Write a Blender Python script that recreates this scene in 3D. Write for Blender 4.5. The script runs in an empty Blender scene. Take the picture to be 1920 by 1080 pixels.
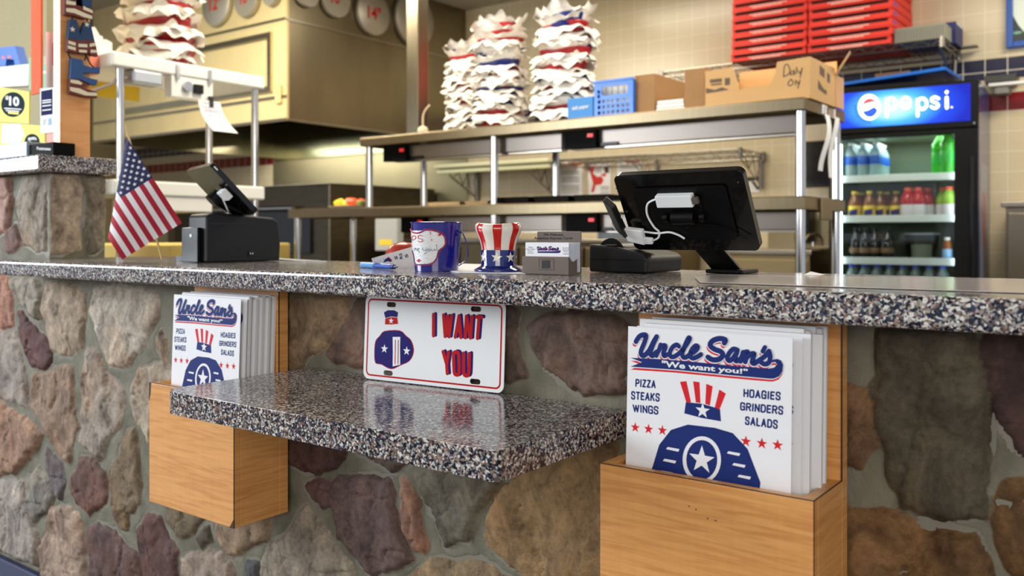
import bpy, bmesh, math, random
import numpy as np
from mathutils import Vector, Matrix, geometry
random.seed(7); np.random.seed(7)
C = bpy.context.scene.collection
R = math.radians

# ------------------------------------------------------------------ camera, sky, lights, exposure
CZ = 0.93                                   # eye height: the lens stands just above the counter
FPX, HOR, YAW = 1676.0, 440.0, R(36.94)
cam = bpy.data.cameras.new('camera'); camo = bpy.data.objects.new('camera', cam); C.objects.link(camo)
camo.location = (0, 0, CZ); camo.rotation_euler = (R(90), 0, YAW)
cam.sensor_width = 36.0; cam.lens = FPX / 1920 * 36
cam.shift_y = (HOR - 540) / 1920
cam.clip_start = 0.02; cam.clip_end = 60
cam.dof.use_dof = True; cam.dof.focus_distance = 1.28; cam.dof.aperture_fstop = 5.6
sc = bpy.context.scene; sc.camera = camo
sc.view_settings.view_transform = 'Standard'; sc.view_settings.look = 'None'
sc.view_settings.gamma = 1.0; sc.view_settings.use_curve_mapping = False
sc.view_settings.exposure = 0.42

w = bpy.data.worlds.new('daylight'); sc.world = w; w.use_nodes = True
w.node_tree.nodes['Background'].inputs['Color'].default_value = (0.80, 0.87, 1.0, 1)
w.node_tree.nodes['Background'].inputs['Strength'].default_value = 0.50

def area(name, loc, target, sx, sy, power, col):
    l = bpy.data.lights.new(name, 'AREA'); l.shape = 'RECTANGLE'; l.size = sx; l.size_y = sy
    l.energy = power; l.color = col
    o = bpy.data.objects.new(name, l); C.objects.link(o); o.location = loc
    o.rotation_euler = (Vector(target) - Vector(loc)).to_track_quat('-Z', 'Y').to_euler()
    return o
area('window_daylight', (-4.9, -1.1, 1.80), (-1.4, 1.05, 0.72), 2.0, 1.5, 135, (0.86, 0.93, 1.0))
area('shopfront_daylight', (1.5, -2.5, 1.70), (-0.7, 1.05, 0.7), 2.4, 1.3, 46, (1.0, 0.93, 0.80))
for lx, ly, p in ((-2.6, 2.5, 36), (-0.9, 3.2, 30), (-4.9, 2.6, 85), (-3.2, 4.75, 20), (0.2, 4.7, 44)):
    area('kitchen_ceiling_light', (lx, ly, 2.80), (lx, ly, 0), 1.15, 0.55, p, (1.0, 0.90, 0.74))
area('hood_light', (-6.6, 5.35, 1.80), (-6.6, 5.6, 0), 1.6, 0.25, 20, (1.0, 0.93, 0.78))

# ------------------------------------------------------------------ geometry helpers
FW = Vector((-math.sin(YAW), math.cos(YAW), 0)); RT = Vector((math.cos(YAW), math.sin(YAW), 0))
def ray(x, y): return FW + RT * ((x - 960) / FPX) + Vector((0, 0, (HOR - y) / FPX))
O = Vector((0, 0, CZ))
def PT(x, y, t): return O + ray(x, y) * t
def PY(x, y, Y): d = ray(x, y); return O + d * (Y / d.y)
def PX(x, y, X): d = ray(x, y); return O + d * (X / d.x)
def PZ(x, y, z): d = ray(x, y); return O + d * ((z - CZ) / d.z)
def PP(x, y, p0, n): d = ray(x, y); return O + d * ((Vector(p0) - O).dot(n) / d.dot(n))
def lin(c):
    return tuple(((v / 255) / 12.92 if v / 255 <= 0.04045 else ((v / 255 + 0.055) / 1.055) ** 2.4) for v in c)

class MB:
    def __init__(s): s.v = []; s.f = []; s.m = []
    def add(s, vs, fs, mi=0):
        b = len(s.v); s.v += [Vector(p) for p in vs]
        for f in fs: s.f.append([b + i for i in f]); s.m.append(mi)
        return s
    def box(s, x0, x1, y0, y1, z0, z1, mi=0):
        vs = [(x, y, z) for z in (z0, z1) for y in (y0, y1) for x in (x0, x1)]
        return s.add(vs, [(0, 2, 3, 1), (4, 5, 7, 6), (0, 1, 5, 4), (2, 6, 7, 3), (0, 4, 6, 2), (1, 3, 7, 5)], mi)
    def obox(s, o, a, b, c, mi=0):
        """box from corner o along vectors a, b, c"""
        o, a, b, c = map(Vector, (o, a, b, c))
        vs = [o + a * i + b * j + c * k for k in (0, 1) for j in (0, 1) for i in (0, 1)]
        return s.add(vs, [(0, 2, 3, 1), (4, 5, 7, 6), (0, 1, 5, 4), (2, 6, 7, 3), (0, 4, 6, 2), (1, 3, 7, 5)], mi)
    def cyl(s, p0, p1, r0, r1=None, n=16, mi=0):
        r1 = r0 if r1 is None else r1
        p0, p1 = Vector(p0), Vector(p1); d = (p1 - p0).normalized()
        u = d.orthogonal().normalized(); v = d.cross(u)
        vs = []
        for p, r in ((p0, r0), (p1, r1)):
            vs += [p + (u * math.cos(2 * math.pi * i / n) + v * math.sin(2 * math.pi * i / n)) * r for i in range(n)]
        fs = [(i, (i + 1) % n, n + (i + 1) % n, n + i) for i in range(n)]
        return s.add(vs, fs + [tuple(range(n))[::-1], tuple(range(n, 2 * n))], mi)
    def tube(s, path, r, n=8, mi=0, smooth=0):
        path = [Vector(p) for p in path]
        if smooth: path = catmull(path, smooth)
        vs = []; fs = []; k = len(path); pu = None
        for i, p in enumerate(path):
            d = (path[min(i + 1, k - 1)] - path[max(i - 1, 0)]).normalized()
            u = d.orthogonal().normalized() if pu is None else (pu - d * pu.dot(d)).normalized()
            pu = u; q = d.cross(u)
            vs += [p + (u * math.cos(2 * math.pi * j / n) + q * math.sin(2 * math.pi * j / n)) * r for j in range(n)]
        for i in range(k - 1):
            fs += [(i * n + j, i * n + (j + 1) % n, (i + 1) * n + (j + 1) % n, (i + 1) * n + j) for j in range(n)]
        fs += [tuple(range(n))[::-1], tuple(range((k - 1) * n, k * n))]
        return s.add(vs, fs, mi)
    def lathe(s, prof, c, n=32, mi=0, sx=1.0, sy=1.0):
        c = Vector(c); vs = []; fs = []; k = len(prof)
        for r, z in prof:
            vs += [c + Vector((r * sx * math.cos(2 * math.pi * i / n), r * sy * math.sin(2 * math.pi * i / n), z)) for i in range(n)]
        for j in range(k - 1):
            fs += [(j * n + i, j * n + (i + 1) % n, (j + 1) * n + (i + 1) % n, (j + 1) * n + i) for i in range(n)]
        if prof[0][0] > 1e-5: fs.append(tuple(range(n))[::-1])
        if prof[-1][0] > 1e-5: fs.append(tuple(range((k - 1) * n, k * n)))
        return s.add(vs, fs, mi)
    def prism(s, loops, depth, mi=0):
        """flat 3-D loops (first outer, others holes) extruded along the vector depth"""
        if not isinstance(loops[0], (list, tuple)) or isinstance(loops[0], Vector): loops = [loops]
        loops = [[Vector(p) for p in l] for l in loops]
        tri = geometry.tessellate_polygon(loops); pts = [p for l in loops for p in l]
        n = len(pts); d = Vector(depth)
        if d.length < 1e-9: return s.add(pts, [tuple(t) for t in tri], mi)
        fs = [tuple(t) for t in tri] + [tuple(n + i for i in reversed(t)) for t in tri]
        b = 0
        for l in loops:
            k = len(l); fs += [(b + i, b + (i + 1) % k, n + b + (i + 1) % k, n + b + i) for i in range(k)]; b += k
        return s.add(pts + [p + d for p in pts], fs, mi)
    def grid(s, fn, nu, nv, mi=0, thick=None):
        P = [[Vector(fn(i / nu, j / nv)) for i in range(nu + 1)] for j in range(nv + 1)]
        vs = [p for row in P for p in row]; q = nu + 1
        fs = [(j * q + i, j * q + i + 1, (j + 1) * q + i + 1, (j + 1) * q + i) for j in range(nv) for i in range(nu)]
        return s.add(vs, fs, mi)
    def build(s, name, mats, parent=None, smooth=False, bevel=0.0, seg=2, local=False, fix=True):
        me = bpy.data.meshes.new(name)
        vs = s.v
        if parent is not None and not local:
            rt = parent
            while rt.parent: rt = rt.parent
            inv = Matrix.Translation(-Vector(rt['_o'])); rz = Matrix.Rotation(-rt['_r'], 4, 'Z')
            M = rz @ inv; vs = [M @ p for p in vs]
        off = Vector((0, 0, 0))
        if parent is None:
            xs = [p.x for p in vs]; ys = [p.y for p in vs]; zs = [p.z for p in vs]
            off = Vector(((min(xs) + max(xs)) / 2, (min(ys) + max(ys)) / 2, min(zs)))
            vs = [p - off for p in vs]
        me.from_pydata([tuple(p) for p in vs], [], s.f)
        if not isinstance(mats, (list, tuple)): mats = [mats]
        for m in mats: me.materials.append(m)
        me.polygons.foreach_set('material_index', s.m)
        if fix:
            bm = bmesh.new(); bm.from_mesh(me); bmesh.ops.recalc_face_normals(bm, faces=bm.faces); bm.to_mesh(me); bm.free()
        if smooth:
            me.polygons.foreach_set('use_smooth', [True] * len(me.polygons))
            me.set_sharp_from_angle(angle=R(42))
        me.update()
        o = bpy.data.objects.new(name, me); C.objects.link(o); o.location = off
        if parent is not None: o.parent = parent; o.location = (0, 0, 0)
        if bevel:
            b = o.modifiers.new('bevel', 'BEVEL'); b.width = bevel; b.segments = seg; b.limit_method = 'ANGLE'; b.angle_limit = R(40)
        return o

def catmull(P, k=6, closed=False):
    out = []; n = len(P)
    rng = range(n if closed else n - 1)
    for i in rng:
        if closed: a, b, c, d = P[(i - 1) % n], P[i], P[(i + 1) % n], P[(i + 2) % n]
        else: a, b, c, d = P[max(i - 1, 0)], P[i], P[i + 1], P[min(i + 2, n - 1)]
        for j in range(k):
            t = j / k
            out.append(0.5 * ((2 * b) + (c - a) * t + (2 * a - 5 * b + 4 * c - d) * t * t + (3 * b - a - 3 * c + d) * t ** 3))
    if not closed: out.append(P[-1])
    return out

def thing(name, label, cat, loc=(0, 0, 0), rz=0.0, group=None):
    o = bpy.data.objects.new(name, None); C.objects.link(o); o.empty_display_size = 0.05
    o.location = loc; o.rotation_euler = (0, 0, rz); o['_o'] = list(loc); o['_r'] = rz
    o['label'] = label; o['category'] = cat
    if group: o['group'] = group
    return o
def tag(o, label, cat, group=None):
    o['label'] = label; o['category'] = cat
    if group: o['group'] = group
    return o
def struct(o): o['kind'] = 'structure'; return o
def dup(root, loc, rz=None, label=None, group=None):
    r = root.copy(); C.objects.link(r); r.location = loc
    if rz is not None: r.rotation_euler = (0, 0, rz)
    if label: r['label'] = label
    if group: r['group'] = group
    for ch in list(root.children):
        c = ch.copy(); C.objects.link(c); c.parent = r
        for g in ch.children:
            d = g.copy(); C.objects.link(d); d.parent = c
    return r
ORD = ['bottom', 'second', 'third', 'fourth', 'fifth', 'sixth', 'seventh', 'eighth', 'ninth', 'tenth', 'eleventh', 'twelfth',
       'thirteenth', 'fourteenth', 'fifteenth', 'sixteenth', 'seventeenth', 'eighteenth', 'nineteenth', 'twentieth']

# text as flat outlines fitted to four corners (bottom left, bottom right, top right, top left)
_tc = {}
def text_outline(txt, bold=0.0, shear=0.0):
    key = (txt, bold, shear)
    if key in _tc: return _tc[key]
    cu = bpy.data.curves.new('t', 'FONT'); cu.body = txt; cu.offset = bold; cu.shear = shear; cu.resolution_u = 3
    ob = bpy.data.objects.new('t', cu); C.objects.link(ob)
    me = bpy.data.meshes.new_from_object(ob.evaluated_get(bpy.context.evaluated_depsgraph_get()))
    V = [(v.co.x, v.co.y) for v in me.vertices]; F = [tuple(p.vertices) for p in me.polygons]
    bpy.data.objects.remove(ob); bpy.data.curves.remove(cu); bpy.data.meshes.remove(me)
    x0 = min(p[0] for p in V); x1 = max(p[0] for p in V); y0 = min(p[1] for p in V); y1 = max(p[1] for p in V)
    V = [((x - x0) / (x1 - x0), (y - y0) / (y1 - y0)) for x, y in V]
    _tc[key] = (V, F); return _tc[key]
def text_fit(mb, txt, bl, br, tr, tl, mi=0, bold=0.0, shear=0.0):
    V, F = text_outline(txt, bold, shear); bl, br, tr, tl = map(Vector, (bl, br, tr, tl))
    mb.add([bl * (1 - x) * (1 - y) + br * x * (1 - y) + tr * x * y + tl * (1 - x) * y for x, y in V], F, mi)
def ribbon(mb, P, wd, n, mi=0, k=6):
    """a brush stroke of width wd along the flat 3-D path P, n the surface normal"""
    P = [Vector(p) for p in P]
    if k: P = catmull(P, k)
    n = Vector(n).normalized(); L = []; Rr = []
    for i, p in enumerate(P):
        d = P[min(i + 1, len(P) - 1)] - P[max(i - 1, 0)]; sd = n.cross(d)
        sd = sd.normalized() * wd / 2 if sd.length > 1e-9 else Vector((0, 0, 0))
        L.append(p + sd); Rr.append(p - sd)
    k2 = len(P)
    mb.add(L + Rr, [(i, i + 1, k2 + i + 1, k2 + i) for i in range(k2 - 1)], mi)
    for p in (P[0] + n * 2e-5, P[-1] + n * 4e-5):
        u = n.orthogonal().normalized(); v = n.cross(u)
        mb.add([p + (u * math.cos(a * math.pi / 5) + v * math.sin(a * math.pi / 5)) * wd / 2 for a in range(10)], [tuple(range(10))], mi)
def star_pts(c, u, v, r, rot=0.0, inner=0.40):
    return [Vector(c) + (Vector(u) * math.cos(a) + Vector(v) * math.sin(a)) * (r if i % 2 == 0 else r * inner)
            for i in range(10) for a in (math.pi / 2 + rot + i * math.pi / 5,)]
def rrect(c, u, v, hw, hh, r, n=5):
    c, u, v = Vector(c), Vector(u), Vector(v); out = []
    for sx, sy, a0 in ((1, 1, 0), (-1, 1, 90), (-1, -1, 180), (1, -1, 270)):
        for i in range(n + 1):
            a = R(a0 + 90 * i / n)
            out.append(c + u * (sx * (hw - r) + r * math.cos(a)) + v * (sy * (hh - r) + r * math.sin(a)))
    return out

BLK = {'A': (.9, ['0,0 .5,1', '1,0 .5,1', '.2,.3 .8,.3']), 'D': (.85, ['0,0 0,1', '~0,1 .6,1 1,.8 1,.2 .6,0 0,0']), 'E': (.7, ['0,0 0,1', '0,1 1,1', '0,.52 .85,.52', '0,0 1,0']),
       'G': (.85, ['~1,.78 .85,1 .15,1 0,.75 0,.25 .15,0 .85,0 1,.25', '1,.25 1,.48', '1,.48 .55,.48', '1,0 1,.3']), 'H': (.85, ['0,0 0,1', '1,0 1,1', '0,.5 1,.5']), 'I': (.12, ['.5,0 .5,1']),
       'K': (.85, ['0,0 0,1', '0,.4 .95,1', '.35,.6 1,0']), 'L': (.65, ['0,0 0,1', '0,0 1,0']), 'N': (.85, ['0,0 0,1', '1,0 1,1', '0,1 1,0']), 'O': (.85, ['~0,.75 .15,1 .85,1 1,.75 1,.25 .85,0 .15,0 0,.25 0,.75']),
       'P': (.8, ['0,0 0,1', '~0,1 .7,1 1,.85 1,.6 .7,.45 0,.45']), 'R': (.85, ['0,0 0,1', '~0,1 .7,1 1,.85 1,.65 .7,.5 0,.5', '.55,.5 1,0']), 'S': (.8, ['~1,.78 .85,1 .15,1 0,.76 .15,.58 .85,.44 1,.24 .85,0 .15,0 0,.22']),
       'T': (.8, ['.5,0 .5,1', '0,1 1,1']), 'U': (.85, ['~0,1 0,.25 .15,0 .85,0 1,.25 1,1']), 'W': (1.3, ['0,1 .25,0', '.25,0 .5,.95', '.5,.95 .75,0', '.75,0 1,1']), 'Y': (.85, ['0,1 .5,.42', '1,1 .5,.42', '.5,0 .5,.42']), 'Z': (.75, ['0,1 1,1', '1,1 0,0', '0,0 1,0'])}
def block_text(mb, txt, bl, br, tr, tl, wd, n, mi=0):
    """heavy condensed capitals drawn with strokes of width wd between four corners"""
    bl, br, tr, tl = map(Vector, (bl, br, tr, tl)); W_, H_ = (br - bl).length, (tl - bl).length
    space = .16; ws_ = [space if c == ' ' else BLK[c][0] for c in txt]; nl = len(txt)
    gap = wd * 1.38; unit = (W_ - wd - gap * (nl - 1)) / sum(ws_); x = wd / 2
    def P(a, b):
        a /= W_; b /= H_; return bl * (1 - a) * (1 - b) + br * a * (1 - b) + tr * a * b + tl * (1 - a) * b
    up = Vector(n).normalized() * 2.5e-5
    for c, w_ in zip(txt, ws_):
        if c != ' ':
            for i_, s_ in enumerate(BLK[c][1]):
                q = [tuple(map(float, z.split(','))) for z in s_.lstrip('~').split()]
                p = [P(x + a * w_ * unit, wd / 2 + b * (H_ - wd)) + up * i_ for a, b in q]
                if s_[0] == '~': ribbon(mb, p, wd, n, mi, k=4)
                else: ribbon(mb, p, wd, n, mi, k=0)
        x += w_ * unit + gap

# ------------------------------------------------------------------ materials
def nt(name):
    m = bpy.data.materials.new(name); m.use_nodes = True; t = m.node_tree
    return m, t, t.nodes['Principled BSDF']
def mat(name, col, rough=0.5, metal=0.0, spec=0.5, coat=0.0, var=0.0, scale=30.0, bump=0.0, bscale=200.0, emit=0.0, trans=0.0, sheen=0.0, srgb=True):
    m, t, b = nt(name); c = lin(col) if srgb else col
    b.inputs['Base Color'].default_value = (*c, 1); b.inputs['Roughness'].default_value = rough
    b.inputs['Metallic'].default_value = metal; b.inputs['Specular IOR Level'].default_value = spec
    b.inputs['Coat Weight'].default_value = coat; b.inputs['Coat Roughness'].default_value = 0.05
    b.inputs['Transmission Weight'].default_value = trans
    if emit: b.inputs['Emission Color'].default_value = (*c, 1); b.inputs['Emission Strength'].default_value = emit
    tc = t.nodes.new('ShaderNodeTexCoord')
    if var:
        nz = t.nodes.new('ShaderNodeTexNoise'); nz.inputs['Scale'].default_value = scale; nz.inputs['Detail'].default_value = 4
        t.links.new(tc.outputs['Object'], nz.inputs['Vector'])
        mx = t.nodes.new('ShaderNodeMix'); mx.data_type = 'RGBA'
        mx.inputs['A'].default_value = (*[v * (1 - var) for v in c], 1); mx.inputs['B'].default_value = (*[min(1, v * (1 + var)) for v in c], 1)
        t.links.new(nz.outputs['Fac'], mx.inputs['Factor']); t.links.new(mx.outputs['Result'], b.inputs['Base Color'])
    if bump:
        nz = t.nodes.new('ShaderNodeTexNoise'); nz.inputs['Scale'].default_value = bscale
        t.links.new(tc.outputs['Object'], nz.inputs['Vector'])
        bp = t.nodes.new('ShaderNodeBump'); bp.inputs['Strength'].default_value = bump; bp.inputs['Distance'].default_value = 0.002
        t.links.new(nz.outputs['Fac'], bp.inputs['Height']); t.links.new(bp.outputs['Normal'], b.inputs['Normal'])
    return m
def ramp(t, stops, interp='LINEAR'):
    r = t.nodes.new('ShaderNodeValToRGB'); e = r.color_ramp; e.interpolation = interp
    while len(e.elements) < len(stops): e.elements.new(0.5)
    for el, (p, c) in zip(e.elements, stops): el.position = p; el.color = (*c, 1)
    return r
def mapped(t, scale, rot=(0, 0, 0)):
    tc = t.nodes.new('ShaderNodeTexCoord'); mp = t.nodes.new('ShaderNodeMapping')
    mp.inputs['Scale'].default_value = scale; mp.inputs['Rotation'].default_value = rot
    t.links.new(tc.outputs['Object'], mp.inputs['Vector']); return mp

def make_granite():
    m, t, b = nt('granite')
    mp = mapped(t, (1, 1, 1))
    nz = t.nodes.new('ShaderNodeTexNoise'); nz.inputs['Scale'].default_value = 160; nz.inputs['Detail'].default_value = 2
    t.links.new(mp.outputs[0], nz.inputs['Vector'])
    ad = t.nodes.new('ShaderNodeVectorMath'); ad.operation = 'MULTIPLY_ADD'
    ad.inputs[1].default_value = (0.006, 0.006, 0.006)
    t.links.new(nz.outputs['Color'], ad.inputs[0]); t.links.new(mp.outputs[0], ad.inputs[2])
    vo = t.nodes.new('ShaderNodeTexVoronoi'); vo.inputs['Scale'].default_value = 400
    t.links.new(ad.outputs[0], vo.inputs['Vector'])
    sp = t.nodes.new('ShaderNodeSeparateColor'); t.links.new(vo.outputs['Color'], sp.inputs[0])
    rp = ramp(t, [(0, (0.006, 0.008, 0.020)), (0.29, (0.028, 0.038, 0.078)), (0.42, (0.12, 0.095, 0.095)), (0.54, (0.30, 0.21, 0.155)),
                  (0.64, (0.38, 0.36, 0.34)), (0.80, (0.70, 0.67, 0.62)), (0.95, (0.24, 0.10, 0.085))], 'CONSTANT')
    t.links.new(sp.outputs[0], rp.inputs[0]); t.links.new(rp.outputs[0], b.inputs['Base Color'])
    b.inputs['Roughness'].default_value = 0.13; b.inputs['Specular IOR Level'].default_value = 0.5
    return m
def make_wood(name, base, dark, bands=46.0):
    m, t, b = nt(name)
    mp = mapped(t, (10.0, 10.0, bands * 4.4))
    wv = t.nodes.new('ShaderNodeTexNoise'); wv.inputs['Scale'].default_value = 1.0; wv.inputs['Detail'].default_value = 1.5; wv.inputs['Distortion'].default_value = 0.9
    t.links.new(mp.outputs[0], wv.inputs['Vector'])
    mp2 = mapped(t, (110, 110, 4)); nz = t.nodes.new('ShaderNodeTexNoise'); nz.inputs['Scale'].default_value = 1.0; nz.inputs['Detail'].default_value = 3
    t.links.new(mp2.outputs[0], nz.inputs['Vector'])
    r1 = ramp(t, [(0.34, lin(dark)), (0.52, lin(base)), (0.72, lin([min(255, v + 9) for v in base]))]); t.links.new(wv.outputs['Fac'], r1.inputs[0])
    r2 = ramp(t, [(0.3, (0.95, 0.94, 0.92)), (0.7, (1, 1, 1))]); t.links.new(nz.outputs['Fac'], r2.inputs[0])
    mx = t.nodes.new('ShaderNodeMix'); mx.data_type = 'RGBA'; mx.blend_type = 'MULTIPLY'; mx.inputs['Factor'].default_value = 1
    t.links.new(r1.outputs[0], mx.inputs['A']); t.links.new(r2.outputs[0], mx.inputs['B'])
    t.links.new(mx.outputs['Result'], b.inputs['Base Color']); b.inputs['Roughness'].default_value = 0.38
    return m
def make_steel(name, col, rough, aniso_scale=(2, 2, 120), var=0.10):
    m, t, b = nt(name); c = lin(col)
    mp = mapped(t, aniso_scale); nz = t.nodes.new('ShaderNodeTexNoise'); nz.inputs['Scale'].default_value = 3; nz.inputs['Detail'].default_value = 3
    t.links.new(mp.outputs[0], nz.inputs['Vector'])
    r = ramp(t, [(0.25, tuple(v * (1 - var) for v in c)), (0.75, tuple(min(1, v * (1 + var)) for v in c))]); t.links.new(nz.outputs['Fac'], r.inputs[0])
    t.links.new(r.outputs[0], b.inputs['Base Color']); b.inputs['Metallic'].default_value = 1.0; b.inputs['Roughness'].default_value = rough
    return m
def make_stone():
    m, t, b = nt('fieldstone')
    tc = t.nodes.new('ShaderNodeTexCoord')
    ac = t.nodes.new('ShaderNodeAttribute'); ac.attribute_name = 'stone_colour'
    sd = t.nodes.new('ShaderNodeAttribute'); sd.attribute_name = 'edge'
    n1 = t.nodes.new('ShaderNodeTexNoise'); n1.inputs['Scale'].default_value = 22; n1.inputs['Detail'].default_value = 8; n1.inputs['Roughness'].default_value = 0.65
    n1.inputs['Distortion'].default_value = 0.8
    mp = mapped(t, (1, 1, 0.6)); t.links.new(mp.outputs[0], n1.inputs['Vector'])
    r1 = ramp(t, [(0.28, (0.32, 0.29, 0.28)), (0.50, (0.82, 0.80, 0.78)), (0.72, (1.38, 1.33, 1.24))]); t.links.new(n1.outputs['Fac'], r1.inputs[0])
    n2 = t.nodes.new('ShaderNodeTexNoise'); n2.inputs['Scale'].default_value = 130; n2.inputs['Detail'].default_value = 6; n2.inputs['Roughness'].default_value = 0.7
    t.links.new(tc.outputs['Object'], n2.inputs['Vector'])
    r2 = ramp(t, [(0.30, (0.62, 0.60, 0.58)), (0.52, (1, 1, 1)), (0.75, (1.25, 1.22, 1.18))]); t.links.new(n2.outputs['Fac'], r2.inputs[0])
    m1 = t.nodes.new('ShaderNodeMix'); m1.data_type = 'RGBA'; m1.blend_type = 'MULTIPLY'; m1.inputs['Factor'].default_value = 1
    t.links.new(ac.outputs['Color'], m1.inputs['A']); t.links.new(r1.outputs[0], m1.inputs['B'])
    m2 = t.nodes.new('ShaderNodeMix'); m2.data_type = 'RGBA'; m2.blend_type = 'MULTIPLY'; m2.inputs['Factor'].default_value = 0.9
    t.links.new(m1.outputs['Result'], m2.inputs['A']); t.links.new(r2.outputs[0], m2.inputs['B'])
    # patches of iron-brown weathering on the stones
    n4 = t.nodes.new('ShaderNodeTexNoise'); n4.inputs['Scale'].default_value = 7; n4.inputs['Detail'].default_value = 5
    t.links.new(tc.outputs['Object'], n4.inputs['Vector'])
    r4 = ramp(t, [(0.52, (0, 0, 0)), (0.68, (0.55, 0.55, 0.55))]); t.links.new(n4.outputs['Fac'], r4.inputs[0])
    m4 = t.nodes.new('ShaderNodeMix'); m4.data_type = 'RGBA'; m4.blend_type = 'MULTIPLY'; m4.inputs['B'].default_value = (1.05, 0.80, 0.62, 1)
    t.links.new(r4.outputs[0], m4.inputs['Factor']); t.links.new(m2.outputs['Result'], m4.inputs['A'])
    # mortar
    n3 = t.nodes.new('ShaderNodeTexNoise'); n3.inputs['Scale'].default_value = 18; n3.inputs['Detail'].default_value = 6
    t.links.new(tc.outputs['Object'], n3.inputs['Vector'])
    r3 = ramp(t, [(0.3, lin((100, 96, 80))), (0.7, lin((134, 130, 114)))]); t.links.new(n3.outputs['Fac'], r3.inputs[0])
    st = t.nodes.new('ShaderNodeMapRange'); st.inputs['From Min'].default_value = -0.0008; st.inputs['From Max'].default_value = 0.0012
    e2 = t.nodes.new('ShaderNodeMath'); e2.operation = 'MULTIPLY_ADD'; e2.inputs[1].default_value = 0.006; 
    e3 = t.nodes.new('ShaderNodeMath'); e3.operation = 'SUBTRACT'; e3.inputs[1].default_value = 0.003
    t.links.new(n2.outputs['Fac'], e2.inputs[0]); t.links.new(sd.outputs['Fac'], e2.inputs[2]); t.links.new(e2.outputs[0], e3.inputs[0])
    t.links.new(e3.outputs[0], st.inputs['Value'])
    m3 = t.nodes.new('ShaderNodeMix'); m3.data_type = 'RGBA'
    t.links.new(st.outputs[0], m3.inputs['Factor']); t.links.new(r3.outputs[0], m3.inputs['A']); t.links.new(m4.outputs['Result'], m3.inputs['B'])
    t.links.new(m3.outputs['Result'], b.inputs['Base Color'])
    b.inputs['Roughness'].default_value = 0.75; b.inputs['Specular IOR Level'].default_value = 0.3
    s1 = t.nodes.new('ShaderNodeMath'); s1.operation = 'MULTIPLY_ADD'; s1.inputs[1].default_value = 0.5
    t.links.new(n1.outputs['Fac'], s1.inputs[2]); t.links.new(n2.outputs['Fac'], s1.inputs[0])
    bp = t.nodes.new('ShaderNodeBump'); bp.inputs['Strength'].default_value = 0.50; bp.inputs['Distance'].default_value = 0.009
    t.links.new(s1.outputs[0], bp.inputs['Height']); t.links.new(bp.outputs['Normal'], b.inputs['Normal'])
    return m
def make_tile(name, base, grout, w_, h_, axis, bands=()):
    """glazed wall tile on a wall plane; bands = [(z0, z1, colour)] courses of coloured tile"""
    m, t, b = nt(name)
    ge = t.nodes.new('ShaderNodeNewGeometry'); sx = t.nodes.new('ShaderNodeSeparateXYZ'); t.links.new(ge.outputs['Position'], sx.inputs[0])
    def math_(op, a, v=None, v2=None):
        n = t.nodes.new('ShaderNodeMath'); n.operation = op
        for i, q in enumerate((a, v, v2)):
            if q is None: continue
            if isinstance(q, (int, float)): n.inputs[i].default_value = q
            else: t.links.new(q, n.inputs[i])
        return n.outputs[0]
    g = None
    for out, s in ((sx.outputs[axis], w_), (sx.outputs['Z'], h_)):
        fr = math_('FRACT', math_('DIVIDE', out, s)); e = math_('LESS_THAN', math_('ABSOLUTE', math_('SUBTRACT', fr, 0.5)), 0.5 - 0.0022 / s)
        g = e if g is None else math_('MULTIPLY', g, e)
    col = None
    cur = t.nodes.new('ShaderNodeRGB'); cur.outputs[0].default_value = (*lin(base), 1); col = cur.outputs[0]
    for z0, z1, cc in bands:
        inb = math_('MULTIPLY', math_('GREATER_THAN', sx.outputs['Z'], z0), math_('LESS_THAN', sx.outputs['Z'], z1))
        mx = t.nodes.new('ShaderNodeMix'); mx.data_type = 'RGBA'; t.links.new(inb, mx.inputs['Factor']); t.links.new(col, mx.inputs['A'])
        mx.inputs['B'].default_value = (*lin(cc), 1); col = mx.outputs['Result']
    mx = t.nodes.new('ShaderNodeMix'); mx.data_type = 'RGBA'; t.links.new(g, mx.inputs['Factor']); mx.inputs['A'].default_value = (*lin(grout), 1)
    t.links.new(col, mx.inputs['B']); t.links.new(mx.outputs['Result'], b.inputs['Base Color'])
    b.inputs['Roughness'].default_value = 0.22
    return m
def make_glass(name, tint=(0.95, 0.98, 0.97), refl=1.0):
    m, t, b = nt(name); t.nodes.remove(b)
    tr = t.nodes.new('ShaderNodeBsdfTransparent'); tr.inputs[0].default_value = (*tint, 1)
    gl = t.nodes.new('ShaderNodeBsdfGlossy'); gl.inputs['Roughness'].default_value = 0.02
    fr = t.nodes.new('ShaderNodeFresnel'); fr.inputs[0].default_value = 1.45
    mx = t.nodes.new('ShaderNodeMixShader'); t.links.new(fr.outputs[0], mx.inputs[0]); t.links.new(tr.outputs[0], mx.inputs[1]); t.links.new(gl.outputs[0], mx.inputs[2])
    t.links.new(mx.outputs[0], t.nodes['Material Output'].inputs[0]); return m

GRANITE = make_granite(); STONE = make_stone()
WOOD = make_wood('figured_maple', (228, 164, 96), (214, 147, 82), 34); WOODEDGE = mat('dark_laminate_seam', (58, 34, 18), 0.5)
POSTWOOD = make_wood('orange_maple', (240, 172, 106), (230, 156, 90), 9)
STEEL = make_steel('brushed_steel', (168, 160, 146), 0.30); STEELD = make_steel('dull_steel', (126, 113, 90), 0.36, (60, 60, 2))
CHROME = make_steel('chrome', (205, 205, 205), 0.14, (5, 5, 5), 0.03)
HOODM = make_steel('hood_steel', (142, 132, 108), 0.33, (2, 2, 0.6), 0.10)
WPAINT = mat('white_enamel', (232, 232, 226), 0.35, var=0.03); LAMPG = mat('grey_lamp_housing', (132, 122, 114), 0.35, metal=0.6)
PAPER = mat('white_paper', (236, 236, 240), 0.7, var=0.02); PAPERB = mat('paper_edge', (214, 218, 232), 0.75)
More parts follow.
